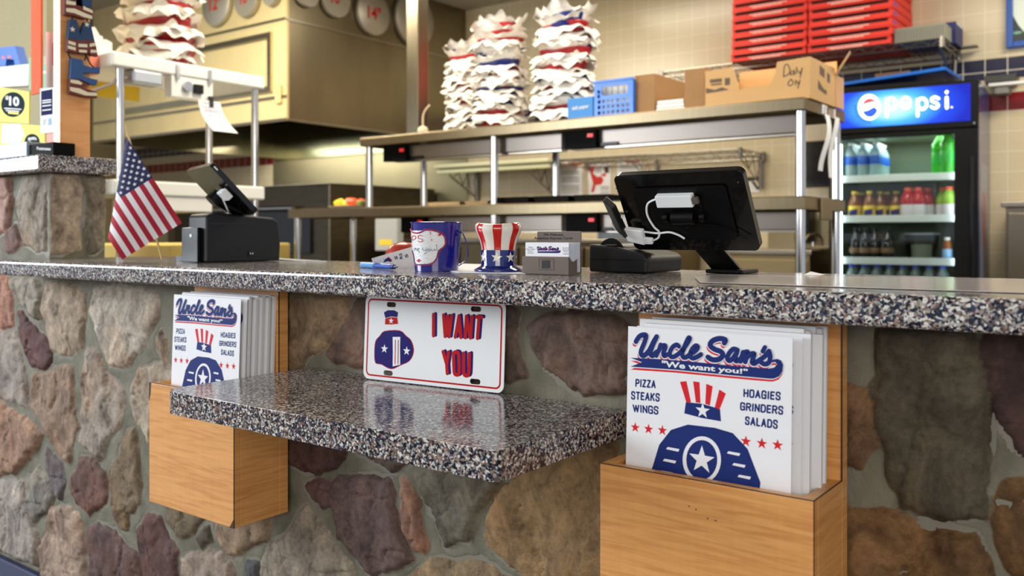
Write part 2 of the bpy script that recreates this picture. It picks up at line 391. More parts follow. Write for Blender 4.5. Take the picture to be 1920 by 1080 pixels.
NAVY = mat('navy_ink', (26, 44, 112), 0.65, spec=.2); RED = mat('red_ink', (216, 34, 44), 0.65, spec=.2); BLACKINK = mat('black_ink', (22, 22, 24), 0.6)
PURPLE = mat('violet_ink', (24, 6, 104), 0.45, spec=.2); SCARLET = mat('scarlet_ink', (188, 4, 8), 0.45, spec=.2)
BLACKP = mat('black_plastic', (8, 8, 9), 0.32, spec=.25, bump=0.05, bscale=900); BLACKG = mat('gloss_black', (8, 8, 9), 0.12)
CHAR = mat('charcoal_plastic', (20, 21, 23), 0.45, spec=.35, bump=0.08, bscale=900)
WPLAST = mat('white_plastic', (236, 238, 240), 0.3); RUBBER = mat('dark_rubber', (20, 20, 20), 0.8)
CARD = mat('corrugated_card', (196, 156, 104), 0.8, var=0.07, scale=14); CARDD = mat('brown_card', (150, 112, 70), 0.8, var=0.06)
GLASS = make_glass('door_glass'); MATTEB = mat('matt_black', (10, 10, 11), 0.75, spec=.12)

# ------------------------------------------------------------------ setting: floor, ceiling, walls
WY = 1.062                                  # mortar face of the stone counter wall
CT = CZ - 0.060                             # counter top level
SHZ = CZ - 0.2346                           # small shelf level
CEIL = 2.855
FLOORM = mat('quarry_floor', (92, 84, 78), 0.45, var=0.12, scale=5)
mb = MB(); mb.box(-10.6, 2.6, -4.0, 6.1, -0.06, 0.0); struct(mb.build('floor', FLOORM))
CEILM = mat('ceiling_tile', (176, 172, 158), 0.85, var=0.03, scale=40)
mb = MB(); mb.box(-10.6, 2.6, -4.0, 6.1, CEIL, CEIL + 0.05); struct(mb.build('ceiling', CEILM))
TB = make_tile('cream_wall_tile', (206, 192, 160), (222, 214, 194), 0.1175, 0.118, 'X',
               ((CZ + 0.91, CZ + 1.035, (14, 16, 52)), (CZ + 0.72, CZ + 0.828, (128, 10, 18))))
mb = MB(); mb.box(-10.6, 1.6, 5.90, 6.0, 0, CEIL); struct(mb.build('wall_back', TB))
TL_ = make_tile('cream_side_tile', (228, 208, 160), (240, 232, 210), 0.1175, 0.118, 'Y', ())
mb = MB(); mb.box(-10.6, -10.5, 1.8, 5.90, 0, CEIL); struct(mb.build('wall_left', TL_))

# ------------------------------------------------------------------ the fieldstone wall
def pts(s): return [tuple(map(float, q.split(','))) for q in s.split()]
STONES = [
 ('-12,517 10,520 18,560 20,600 22,612 -12,617', (186, 138, 118)),
 ('19,521 62,525 76,545 75,570 70,600 55,590 36,572 24,555', (158, 150, 136)),
 ('28,580 37,584 56,612 80,634 92,656 92,678 75,692 53,686 44,667 30,625', (98, 66, 64)),
 ('83,528 130,531 155,553 155,594 147,655 122,668 94,661 81,622 79,556', (176, 158, 138)),
 ('172,536 236,539 292,547 289,592 278,619 250,664 236,685 200,685 178,633 165,583', (190, 180, 166)),
 ('294,617 303,640 312,690 300,672 286,655 286,640', (158, 142, 124)),
 ('-12,622 25,622 33,667 44,700 50,767 28,758 -12,744', (160, 150, 142)),
 ('56,708 94,692 128,686 133,730 136,778 140,800 133,816 125,869 115,860 92,830 67,786 52,760', (152, 130, 112)),
 ('158,656 178,656 192,692 211,717 228,739 225,772 217,800 200,822 183,866 167,849 148,824 148,760', (166, 154, 142)),
 ('242,722 258,694 294,678 330,690 330,764 285,800 283,850 262,800 250,794 239,758', (172, 158, 140)),
 ('-12,752 42,786 75,816 61,844 28,886 -12,890', (168, 134, 112)),
 ('83,841 111,872 117,902 108,938 94,913 80,874', (112, 104, 106)),
 ('44,897 69,877 83,897 97,930 89,958 58,977 50,947', (140, 138, 130)),
 ('-12,900 39,902 55,969 69,1016 67,1060 33,1047 -12,1030', (166, 158, 150)),
 ('147,858 169,863 192,886 197,913 192,944 161,966 139,944 125,916 136,886', (116, 88, 80)),
 ('200,883 217,858 231,808 247,805 258,863 256,944 244,961 233,958 233,994 222,994 206,947', (136, 120, 98)),
 ('94,955 122,952 144,969 153,1016 156,1095 78,1095 72,1030', (172, 150, 134)),
 ('158,994 178,980 211,999 231,1027 256,1047 261,1095 163,1095', (106, 84, 80)),
 ('250,991 272,966 292,969 311,1010 328,1030 325,1095 267,1095', (100, 76, 74)),
 ('298,935 376,960 376,970 358,998 337,1011 321,1000 311,984', (122, 108, 86)),
 ('363,1006 384,984 395,1017 372,1028', (112, 104, 90)),
 ('400,984 432,960 505,960 493,1013 458,1034 437,1042 421,1034 400,1006', (162, 140, 116)),
 ('335,1048 363,1041 408,1039 428,1058 436,1095 335,1095', (158, 142, 128)),
 ('458,1054 480,1061 486,1095 454,1095', (90, 92, 95)),
 ('566,951 590,975 612,1000 637,1045 655,1060 665,1095 488,1095 492,1040 500,1018 528,1010 545,978', (156, 145, 130)),
 ('520,785 600,800 645,840 641,863 619,883 598,890 569,886 545,875 520,840', (92, 66, 60)),
 ('668,851 690,835 757,868 737,880 718,878 690,863', (100, 84, 74)),
 ('569,916 590,902 612,907 619,916 607,936 614,955 600,955 590,940 576,936', (106, 80, 78)),
 ('631,897 675,895 723,902 733,936 740,989 766,1049 745,1063 718,1078 692,1082 653,1032 629,1008 619,964 607,936', (114, 94, 90)),
 ('747,897 769,926 781,945 786,974 793,1025 790,1039 769,1027 752,996 747,964', (152, 116, 98)),
 ('776,892 788,865 933,880 933,905 920,933 889,964 876,1011 869,1020 831,1022 807,973 790,940', (126, 121, 106)),
 ('942,909 1022,850 1111,830 1150,840 1150,1095 985,1095 947,1053 911,1022 909,991 922,951', (158, 130, 94)),
 ('755,1095 770,1080 810,1046 833,1049 862,1060 896,1053 924,1064 950,1095', (150, 130, 102)),
 ('515,545 650,560 640,600 610,645 585,660 570,672 545,700 515,700', (152, 132, 106)),
 ('640,605 668,565 700,555 780,590 780,700 690,690 625,676 611,660', (116, 96, 86)),
 ('800,575 860,565 942,576 963,586 959,621 969,662 977,690 975,710 900,713 800,690', (106, 90, 82)),
 ('988,615 1014,590 1053,586 1150,595 1192,640 1190,733 1104,739 1059,721 1018,692 994,645', (116, 96, 86)),
 ('1640,620 1820,622 1846,733 1846,964 1767,975 1687,955 1664,884 1647,809 1640,733', (110, 100, 82)),
 ('1829,667 1864,615 1990,610 1990,850 1920,857 1900,840 1869,787 1847,720', (88, 64, 58)),
 ('1550,720 1598,729 1624,742 1647,822 1598,880 1550,890', (146, 112, 82)),
 ('1550,970 1589,964 1642,951 1687,973 1718,991 1829,1013 1864,1095 1550,1095', (156, 118, 78)),
 ('1891,911 1990,905 1990,1095 1900,1076 1873,1027 1869,964 1880,930', (130, 96, 60)),
]
def vnoise(U, V, s, seed):
    rg = np.random.RandomState(seed); G = rg.rand(257, 257)
    x = U / s; y = V / s; xi = np.floor(x).astype(int); yi = np.floor(y).astype(int); fx = x - xi; fy = y - yi
    fx = fx * fx * (3 - 2 * fx); fy = fy * fy * (3 - 2 * fy); xi %= 256; yi %= 256
    return (G[yi, xi] * (1 - fx) + G[yi, xi + 1] * fx) * (1 - fy) + (G[yi + 1, xi] * (1 - fx) + G[yi + 1, xi + 1] * fx) * fy
def polysd(U, V, P):
    """signed distance to a polygon, positive inside"""
    d = np.full(U.shape, 1e9); ins = np.zeros(U.shape, bool); n = len(P)
    for i in range(n):
        ax, ay = P[i]; bx, by = P[(i + 1) % n]
        ex, ey = bx - ax, by - ay; L = ex * ex + ey * ey
        h = np.clip(((U - ax) * ex + (V - ay) * ey) / L, 0, 1)
        d = np.minimum(d, np.hypot(U - ax - h * ex, V - ay - h * ey))
        c = ((ay > V) != (by > V)) & (U < (bx - ax) * (V - ay) / (by - ay + 1e-12) + ax); ins ^= c
    return np.where(ins, d, -d)
def stone_panel(name, org, uv, nv, W, H, stones, res, seed, parent=None, fill=None, edge_in=0.0, grow=0.005):
    """a laid-stone face: org lower-left corner, uv unit vector along, nv outward normal"""
    nu, nv_ = int(W / res), int(H / res)
    u = np.linspace(0, W, nu + 1); v = np.linspace(0, H, nv_ + 1); U, V = np.meshgrid(u, v)
    wu = (vnoise(U, V, .03, seed) - .5) * .010 + (vnoise(U, V, .011, seed + 1) - .5) * .006
    wv = (vnoise(U, V, .03, seed + 2) - .5) * .010 + (vnoise(U, V, .011, seed + 3) - .5) * .006
    best = np.full(U.shape, -1.0); col = np.zeros(U.shape + (3,)); idn = np.zeros(U.shape)
    for k, (P, c) in enumerate(stones):
        sd = polysd(U + wu, V + wv, P) + grow; msk = sd > best
        best[msk] = sd[msk]; col[msk] = lin(c); idn[msk] = k
    if fill is not None:
        rg = np.random.RandomState(seed + 9); S = rg.rand(int(W * H / 0.019), 2) * (W, H)
        f1 = np.full(U.shape, 9.0); f2 = f1.copy(); fi = np.zeros(U.shape, int)
        for k, (sx, sy) in enumerate(S):
            dd = np.hypot(U + wu - sx, (V + wv - sy) * 0.8); a = dd < f1
            f2 = np.where(a, f1, np.minimum(f2, dd)); fi = np.where(a, k, fi); f1 = np.where(a, dd, f1)
        sdf = np.minimum((f2 - f1) * 0.5 - 0.012, fill(U, V) - 0.012); msk = sdf > best
        pal = np.array([lin(c) for c in ((150, 132, 112), (110, 86, 80), (126, 118, 104), (164, 146, 126), (140, 110, 84))])
        best[msk] = sdf[msk]; col[msk] = pal[fi % 5][msk]; idn[msk] = 100 + fi[msk]
    t = np.clip(best / 0.016, 0, 1); rise = t * (2 - t)
    hgt = rise * (0.007 + 0.006 * np.modf(np.sin(idn * 12.9898) * 43758.5)[0] ** 2)
    hgt += rise * ((vnoise(U, V, .05, seed + 4) - .5) * .010 + (vnoise(U, V, .016, seed + 5) - .5) * .004)
    ridge = vnoise(U + wu * 3, V * 0.6, .045, seed + 6); hgt -= rise * 0.004 * (np.abs(ridge - .5) < .03)
    hgt += (vnoise(U, V, .04, seed + 7) - .5) * .002
    hgt -= .0045 * np.exp(-((best - .001) / .0030) ** 2) * np.clip((vnoise(U, V, .06, seed + 8) - .35) * 4, 0, 1)
    if edge_in:
        eg = np.minimum(np.minimum(U, W - U), np.minimum(V, H - V)); hgt *= np.clip(eg / edge_in, 0, 1)
    org, uv, nv = map(np.array, (org, uv, nv))
    X = org + U[..., None] * uv + V[..., None] * np.array((0, 0, 1.0)) + hgt[..., None] * nv
    me = bpy.data.meshes.new(name); q = nu + 1
    I = (np.arange(nv_)[:, None] * q + np.arange(nu)[None, :]).ravel()
    F = np.stack([I, I + 1, I + 1 + q, I + q], 1)
    if np.cross(uv, (0, 0, 1.0)).dot(nv) < 0: F = F[:, ::-1]
    o_ = np.array(parent['_o']) if parent is not None else np.zeros(3)
    me.from_pydata((X.reshape(-1, 3) - o_).tolist(), [], F.tolist())
    a = me.attributes.new('stone_colour', 'FLOAT_COLOR', 'POINT'); cc = np.ones((U.size, 4)); cc[:, :3] = col.reshape(-1, 3); a.data.foreach_set('color', cc.ravel())
    e = me.attributes.new('edge', 'FLOAT', 'POINT'); e.data.foreach_set('value', best.ravel())
    me.polygons.foreach_set('use_smooth', [True] * len(me.polygons)); me.materials.append(STONE); me.update()
    o = bpy.data.objects.new(name, me); C.objects.link(o)
    if parent is not None: o.parent = parent
    return o
PXL = -2.205                                # right face of the raised stone pillar
X0, X1 = -3.5, 0.75
ws = []
for s, c in STONES:
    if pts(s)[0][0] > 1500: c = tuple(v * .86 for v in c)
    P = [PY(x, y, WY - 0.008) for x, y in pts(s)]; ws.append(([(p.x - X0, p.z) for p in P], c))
def outside(U, V):
    """distance out of the region whose stones are laid one by one"""
    x = U + X0; d = np.array((x, np.full(x.shape, WY), V - CZ))
    dep = -math.sin(YAW) * d[0] + math.cos(YAW) * d[1]; px = 960 + FPX * (math.cos(YAW) * d[0] + math.sin(YAW) * d[1]) / dep
    py = HOR - FPX * d[2] / dep
    return np.maximum(np.maximum(-14 - px, px - 1990), py - 1092) * dep / FPX
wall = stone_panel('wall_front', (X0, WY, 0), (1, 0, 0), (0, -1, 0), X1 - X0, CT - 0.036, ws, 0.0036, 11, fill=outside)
struct(wall)
mb = MB(); mb.box(X0, X1, WY + 0.001, WY + 0.12, 0, CT - 0.037); struct(mb.build('wall_front_core', mat('block_core', (128, 124, 112), 0.9)))
BASEM = mat('navy_cove_base', (44, 52, 84), 0.4, var=0.08, scale=10)
mb = MB(); mb.box(X0, X1, WY - 0.022, WY - 0.006, 0, 0.102); struct(mb.build('baseboard_front', BASEM, bevel=0.003))

# raised stone pillar beside the counter's left end, with its granite cap
pz0, pz1 = CT - 0.036, CZ + 0.150
pil = thing('stone_pillar', 'short fieldstone pillar rising above the left end of the counter', 'pillar', (-2.75, 1.13, pz0))
fs = [([(p.x + 3.5, p.z - pz0) for p in (PY(x, y, WY) for x, y in pts(s))], c) for s, c in (
    ('46,328 84,326 86,470 70,470 49,453 38,423 33,382', (150, 138, 124)), ('-14,335 20,332 24,380 16,430 -14,440', (176, 140, 128)),
    ('14,440 30,424 40,458 30,468 10,470', (140, 112, 106)), ('-80,340 -30,335 -24,440 -80,450', (150, 140, 130)))]
stone_panel('front_face', (-3.5, WY, pz0), (1, 0, 0), (0, -1, 0), PXL + 3.5, pz1 - pz0, fs, 0.004, 31, pil, edge_in=0.004, grow=.009)
ss = [([(p.y - WY, p.z - pz0) for p in (PX(x, y, PXL) for x, y in pts(s))], c) for s, c in (
    ('86,325 139,333 149,347 150,402 147,467 126,471 92,473 86,470', (184, 168, 148)), ('164,336 189,327 197,340 198,423 189,463 169,474 165,382', (150, 142, 126)))]
stone_panel('side_face', (PXL, WY, pz0), (0, 1, 0), (1, 0, 0), 0.138, pz1 - pz0, ss, 0.004, 41, pil, edge_in=0.004, grow=.008)
mb = MB(); mb.box(-3.5, PXL - 0.001, WY + 0.001, WY + 0.137, pz0, pz1); mb.build('mortar_core', mat('mortar', (150, 150, 140), 0.9), pil)
mb = MB(); mb.box(-3.5, -2.166, 1.018, 1.212, pz1 + 0.001, CZ + 0.192); mb.build('granite_cap', GRANITE, pil, bevel=0.006, seg=3)

# ------------------------------------------------------------------ granite
mb = MB(); mb.box(-2.279, X1, 0.95, 1.40, CT - 0.0345, CT)
tag(mb.build('granite_countertop', GRANITE, bevel=0.0065, seg=3), 'long speckled granite countertop on the fieldstone wall', 'countertop')
mb = MB(); L = []
for cx, cy, a0, r in ((-0.593 - .018, WY - .012, 0, .0), (-1.235, WY - .012, 90, .0), (-1.235 + .03, 0.762 + .03, 180, .03), (-0.593 - .012, 0.762 + .012, 270, .012)):
    for i in range(7 if r else 1): L.append(Vector((cx + r * math.cos(R(a0 + 15 * i)), cy + r * math.sin(R(a0 + 15 * i)), SHZ - 0.034)))
L[0].x = -0.593
mb.prism(L, (0, 0, 0.034))
tag(mb.build('granite_shelf', GRANITE, bevel=0.0055, seg=3), 'small speckled granite shelf projecting from the stone wall between the menu boxes', 'shelf')

# ------------------------------------------------------------------ wooden menu boxes
ZT, ZB = CZ - 0.278, CZ - 0.502
def menu_box(x1, label):
    x0 = x1 - 0.260; t = 0.014; yf, yb = 0.934, 1.050
    r = thing('menu_holder', label, 'menu holder', (x0 + 0.13, 0.99, ZB), 0, 'wooden menu boxes on the stone wall')
    mb = MB(); mb.box(x0, x1, yb - 0.020, yb, ZB, CT - 0.035); mb.build('back_panel', WOOD, r, bevel=0.0012)
    mb = MB(); mb.box(x0, x1, yf, yf + t, ZB, ZT); mb.build('front_panel', WOOD, r, bevel=0.0012)
    for s in (x0, x1 - t):
        mb = MB(); mb.box(s, s + t, yf + t, yb - 0.020, ZB, ZT); mb.build('side_panel', WOOD, r, bevel=0.0008)
    mb = MB(); mb.box(x0 + t, x1 - t, yf + t, yb - 0.020, ZB, ZB + t); mb.build('bottom_panel', WOOD, r)
    e = 0.0009; mb = MB()                     # dark laminate seam lines
    mb.box(x1 - .0002, x1 + e * .5, yf - e * .5, yf + e, ZB + .004, ZT); mb.box(x0, x1, yf - e * .5, yf + e, ZT - .0003, ZT + e * .6)
    mb.box(x1 - e, x1 + e * .5, yf, yb - 0.02, ZT - .0003, ZT + e * .6); mb.box(x1 - e, x1 + e * .5, yb - .0215, yb - .0198, ZT, CT - .036)
    mb.build('dark_seam', WOODEDGE, r)
    return r
bl = menu_box(-1.2965, 'maple menu box under the left end of the small granite shelf')
mb = MB(); mb.prism([Vector((-1.2965 - .012, .9335, ZB - .0002)), Vector((-1.2963, .9335, ZB - .0002)), Vector((-1.2963, .9335, ZB + .016))], (0, .002, 0)); mb.build('chipped_corner', WOODEDGE, bl)
mb = MB(); mb.prism([Vector((-1.5567, .9335, ZT + .0004)), Vector((-1.5500, .9335, ZT + .0004)), Vector((-1.5520, .9335, ZT - .020)), Vector((-1.5567, .9335, ZT - .034))], (0, .002, 0)); mb.build('chipped_corner', WOODEDGE, bl)
br = menu_box(-0.3085, 'large maple menu box at right, nearest the camera, below the counter')
mb = MB()
for x, y in ((1292, 949), (1305, 955), (1327, 972), (1342, 976)):
    p = PY(x, y, .934); mb.box(p.x - .0007, p.x + .0007, .9336, .9345, p.z - .0007, p.z + .0007)
mb.build('pin_hole', WOODEDGE, br)

# ------------------------------------------------------------------ menus
MENW, MENH = 0.204, 0.262
MZ = CZ - 0.112 - MENH                      # bottom of a menu sheet
MX = -0.5445                                # left edge of the front menu in the right box
MYF = 0.952
TILT = Vector((0, 0.035, 1)).normalized()
MN = Vector((0, -1, 0.035)).normalized()
MO = Vector((MX, MYF, MZ))
def mu(x, y):                               # point of the photographed sheet -> the sheet's own plane
    return PP(x, y, MO, MN)
def lg(x, y): return mu(1170 + x / 5.0526, 590 + y / 5.0526)
def sheet_mesh(mb, o, mi=0, wob=0.0):
    u = Vector((MENW, 0, 0)); v = TILT * MENH
    mb.grid(lambda a, b: o + u * a + v * b + Vector((0, wob * math.sin(a * 3.1) * (b ** 2), 0)), 6, 6, mi)
    mb.grid(lambda a, b: o + u * a + v * b + Vector((0, .0009 + wob * math.sin(a * 3.1) * (b ** 2), 0)), 6, 6, mi)
def printed_menu(label):
    r = thing('menu', label, 'menu', tuple(MO), 0, 'takeout menus in the wooden boxes')
    mb = MB(); mb.obox(MO, (MENW, 0, 0), (0, .0008, 0), TILT * MENH); mb.build('sheet', PAPER, r)
    off = lambda k: MN * (0.00010 * k)
    LET = ['115,255 150,205 195,190 212,205 195,265 165,340 165,378 195,385 240,340 280,260 312,208', '312,208 270,300 252,365 272,388 312,352',
           '350,285 330,340 308,388', '325,350 358,302 388,290 396,312 375,360 382,390 415,376', '522,300 500,285 462,308 436,360 446,396 480,396 530,362',
           '530,362 590,290 625,228 612,222 582,285 556,360 562,402 592,402 625,377', '625,377 680,342 702,306 680,294 645,330 626,385 650,412 690,402 732,376',
           '952,268 962,238 905,226 842,248 818,290 858,326 920,350 938,385 900,422 840,426 797,402', '1078,335 1040,325 1002,360 980,410 1000,437 1040,407 1076,345',
           '1076,345 1055,412 1066,440 1102,420', '1132,355 1105,442', '1115,402 1150,357 1176,355 1165,400 1150,447', '1163,408 1205,372 1236,370 1226,412 1215,452 1238,462 1268,440',
           '1338,308 1316,348', '1268,442 1338,392 1376,345', '1376,345 1388,395 1376,450 1335,468 1300,450']
    ban = pts('65,408 300,418 600,440 1000,480 1290,503 1375,510 1425,500 1452,472 1436,448 1400,452 1372,462 1415,425 1455,418 1490,435 1510,475 1502,540 1470,585 1420,605 1385,606 1000,572 500,522 65,492 172,450')
    ld = MB(); wh = MB(); nv = MB()
    for si, s in enumerate(LET):
        e_ = si * .16
        P = pts(s); wd = 0.0062 if s.startswith(('115', '312', '952')) else 0.0056
        if s.startswith('1338,308'): wd = 0.005
        ribbon(ld, [lg(x - 12, y + 24) + off(1 + e_) for x, y in P], wd, MN)
        ribbon(wh, [lg(x - 1, y + 3) + off(4 + e_) for x, y in P], wd + 0.0018, MN)
        ribbon(nv, [lg(x, y) + off(7 + e_) for x, y in P], wd, MN)
    ld.prism([lg(x - 3, y + 28) + off(1) for x, y in ban], (0, 0, 0))
    wh.prism([lg(x, y + 9) + off(3.8) for x, y in ban], (0, 0, 0))
    b2 = MB(); b2.prism([lg(x, y) + off(6.7) for x, y in ban], (0, 0, 0))
    ld.build('lettering_shadow', RED, r, fix=False); wh.build('lettering_outline', PAPER, r, fix=False); nv.build('lettering', NAVY, r, fix=False)
    bo = b2.build('slogan_banner', NAVY, r, fix=False)
    sl = MB(); text_fit(sl, '"We want you!"', *[lg(x, y) + off(10) for x, y in ((358, 512), (1174, 578), (1176, 515), (362, 432))], bold=0.03)
    sl.build('slogan_lettering', WPLAST, r, fix=False)
    for t, c in (('PIZZA', ((106, 683), (300, 698), (303, 622), (110, 607))), ('STEAKS', ((66, 802), (338, 825), (341, 746), (68, 724))), ('WINGS', ((84, 922), (326, 948), (328, 868), (80, 848))),
                 ('HOAGIES', ((1130, 780), (1483, 814), (1487, 732), (1132, 702))), ('GRINDERS', ((1098, 905), (1508, 950), (1512, 866), (1101, 828))), ('SALADS', ((1144, 1042), (1456, 1084), (1459, 998), (1148, 962)))):
        food = MB(); block_text(food, t, *[lg(x, y) + off(1) for x, y in c], .0019, MN); food.build('food_word', NAVY, r, fix=False)
    for x, y in ((1191, 801.5), (1216, 804.5), (1242, 807), (1398.5, 827.5), (1428.5, 831.5), (1458, 834.5)):
        mb = MB(); mb.prism(star_pts(mu(x, y) + off(1), (1, 0, 0), TILT, 0.0066), (0, 0, 0)); mb.build('red_star', RED, r, fix=False)
    # plain striped badge in the middle of the sheet
    em = MB(); N = 7
    for i in range(N):
        a, b = i / N, (i + 1) / N
        def P(s, t):
            bow = 4 * s * (1 - s)
            top = Vector((1275 + 86 * s, 716 + 22 * s - 9 * bow)); bot = Vector((1287 + 62 * s, 755 + 13 * s - 5 * bow))
            q = top.lerp(bot, t); return mu(q.x, q.y) + off(1)
        em.add([P(a, 0), P((a + b) / 2, 0), P(b, 0), P(b, 1), P(a, 1)], [(0, 1, 2, 3, 4)], i % 2)
    em.add([mu(x, y) + off(1) for x, y in ((1286, 754), (1317, 757), (1350, 767), (1352, 790), (1317, 784), (1283, 775))], [(0, 1, 2, 3, 4, 5)], 2)
    em.prism([p for p in star_pts(mu(1317.5, 770) + off(2), (1, 0, 0), TILT, 0.0092)], (0, 0, 0), 1)
    sh = pts('1258,806 1290,796 1340,802 1374,812 1402,842 1426,905 1422,935 1214,930 1222,880 1236,834')
    em.prism([mu(x, y) + off(1) for x, y in sh], (0, 0, 0), 2)
    em.prism([mu(1316 + 36 * math.cos(a * math.pi / 16), 862 + 44 * math.sin(a * math.pi / 16)) + off(2) for a in range(32)], (0, 0, 0), 1)
    em.prism([mu(1316 + 29 * math.cos(a * math.pi / 16), 862 + 37 * math.sin(a * math.pi / 16)) + off(3) for a in range(32)], (0, 0, 0), 2)
    em.prism(star_pts(mu(1316, 862) + off(4), (1, 0, 0), TILT, 0.0165), (0, 0, 0), 1)
    for k, (x, y) in enumerate(((1252, 838), (1246, 860), (1240, 882), (1366, 846), (1376, 868), (1386, 890))):
        em.prism([mu(x + dx, y + dy) + off(2) for dx, dy in ((0, 0), (22, 4), (20, 9), (-3, 4))], (0, 0, 0), 1)
    em.build('badge', [RED, PAPER, NAVY], r, fix=False)
    return r
m0 = printed_menu('front menu in the right box, its printed face towards the camera')
m0['label'] = 'printed menu with blue script title, front of the large right box'
dup(m0, (MX + 0.0085, MYF + 0.007, MZ + 0.0005), label='printed menu tucked just behind the front one in the right box')
dup(m0, (-1.5175, MYF, MZ), label='printed menu with blue script title, front of the left box')
dup(m0, (-1.5120, MYF + 0.009, MZ - 0.001), label='printed menu tucked just behind the front one in the left box')
mb = MB(); mb.obox((0, 0, 0), (MENW, 0, 0), (0, .0058, 0), TILT * (MENH))
plain = mb.build('menu', PAPER, None, bevel=.0004); plain.location = (0, -9, 0)
BACK = ['third', 'fourth', 'fifth', 'sixth', 'seventh', 'eighth', 'ninth', 'tenth', 'eleventh', 'twelfth', 'thirteenth', 'fourteenth']
cx = plain.location
for k in range(7):
    o = plain if k == 0 else plain.copy()
    if k: C.objects.link(o)
    o.location = (MX + MENW / 2 + [.016, .006, .010, .022, .012, .017, .020][k], MYF + 0.019 + 0.0068 * k, MZ + [.004, .0085, .0055, .002, .0095, .007, .009][k])
    tag(o, 'white paper menu, %s from the front in the large right box' % BACK[k], 'menu', 'takeout menus in the wooden boxes')
for k in range(10):
    o = plain.copy(); C.objects.link(o)
    o.location = (-1.5175 + MENW / 2 + [.000, .003, -.004, .006, .002, .007, .004, .009, .003, .009][k], MYF + 0.016 + 0.0061 * k, MZ + [-.001, .002, .003, -.002, .004, .001, .003, .0, .004, .002][k])
    tag(o, 'white paper menu, %s from the front in the left box' % BACK[k], 'menu', 'takeout menus in the wooden boxes')
CLEAR = make_glass('clear_plastic', (0.985, 0.985, 0.99))

# ------------------------------------------------------------------ novelty plate on the shelf
A = PZ(681, 709, SHZ + .0015); B = PZ(944, 738, SHZ + .0015)
pu = (B - A); PW = pu.length; pu.normalize(); pv = (Vector((0, 0, 1)) + Vector((-pu.y, pu.x, 0)) * 0.05).normalized(); pn = pu.cross(pv); 
if pn.y > 0: pn = -pn
PLO = A
def pl(x, y): return PP(660 + x / 4.9097, 540 + y / 4.9097, PLO, pn)
corn = [pl(85, 845), pl(1408, 975), pl(1392, 150), pl(100, 80)]
vv = (corn[3] - corn[0]).dot(pv); uu = PW
ctr = A + pu * (PW / 2) + pv * (vv / 2)
plate = thing('novelty_plate', 'white metal novelty plate lettered in red leaning on the stone wall', 'plate', tuple(A + pu * PW / 2))
holes = []
for x, y in ((362, 153), (1140, 194), (332, 783), (1133, 862)):
    holes.append(rrect(pl(x, y), pu, pv, 0.0095, 0.0040, 0.0039))
PLATEW = mat('plate_enamel', (240, 242, 244), 0.18)
mb = MB(); mb.prism([[p for p in rrect(ctr, pu, pv, uu / 2, vv / 2, .011, 6)]] + holes, -pn * 0.0012); mb.build('panel', PLATEW, plate)
o1 = lambda k: pn * (0.00018 * k)
mb = MB(); ou = rrect(ctr + o1(1), pu, pv, uu / 2 - .0052, vv / 2 - .0052, .009, 6); inn = rrect(ctr + o1(1), pu, pv, uu / 2 - .0078, vv / 2 - .0078, .0065, 6)
n = len(ou); mb.add(ou + inn, [(i, (i + 1) % n, n + (i + 1) % n, n + i) for i in range(n)]); mb.build('red_border', SCARLET, plate, fix=False)
tr_ = MB(); ts = MB()
for t, c in (('I WANT', ((733, 455), (1192, 482), (1212, 252), (733, 226))), ('YOU', ((842, 800), (1090, 822), (1098, 588), (822, 568)))):
    block_text(tr_, t, *[pl(x, y) + o1(2) for x, y in c], .0058, pn)
    block_text(ts, t, *[pl(x + 20, y - 7) + o1(1) for x, y in c], .0058, pn)
tr_.build('lettering', SCARLET, plate, fix=False); ts.build('lettering_shadow', PURPLE, plate, fix=False)
em = MB()
em.prism([pl(x, y) + o1(2) for x, y in pts('295,225 330,205 390,205 425,225 418,268 360,262 308,276')], (0, 0, 0), 0)
em.prism([pl(x, y) + o1(2) for x, y in pts('308,280 360,267 418,272 424,330 360,336 304,335')], (0, 0, 0), 1)
em.prism(star_pts(pl(362, 302) + o1(3), pu, pv, .0055), (0, 0, 0), 2)
body = pts('255,440 300,395 440,390 500,440 545,480 570,560 558,630 520,680 450,712 380,745 330,738 270,705 215,690 205,600 215,490')
em.prism([pl(x, y) + o1(1) for x, y in catmull([Vector(p) for p in body], 3, True)], (0, 0, 0), 1)
cc = Vector((382, 560))
em.prism([pl(*(Vector(p) - (Vector(p) - cc) * .035)) + o1(2) for p in catmull([Vector(p) for p in body], 3, True)], (0, 0, 0), 0)
em.prism([pl(x, y) + o1(3) for x, y in pts('376,450 446,450 444,560 446,706 376,722 378,600')], (0, 0, 0), 2)
for x in (398, 425):
    em.prism([pl(x, 478) + o1(4), pl(x + 7, 478) + o1(4), pl(x + 4, 700) + o1(4), pl(x - 3, 702) + o1(4)], (0, 0, 0), 1)
em.prism(star_pts(pl(300, 560) + o1(3), pu, pv, .0075), (0, 0, 0), 2)
em.prism(star_pts(pl(505, 580) + o1(3), pu, pv, .0075), (0, 0, 0), 2)
em.build('badge', [PURPLE, SCARLET, PLATEW], plate, fix=False)

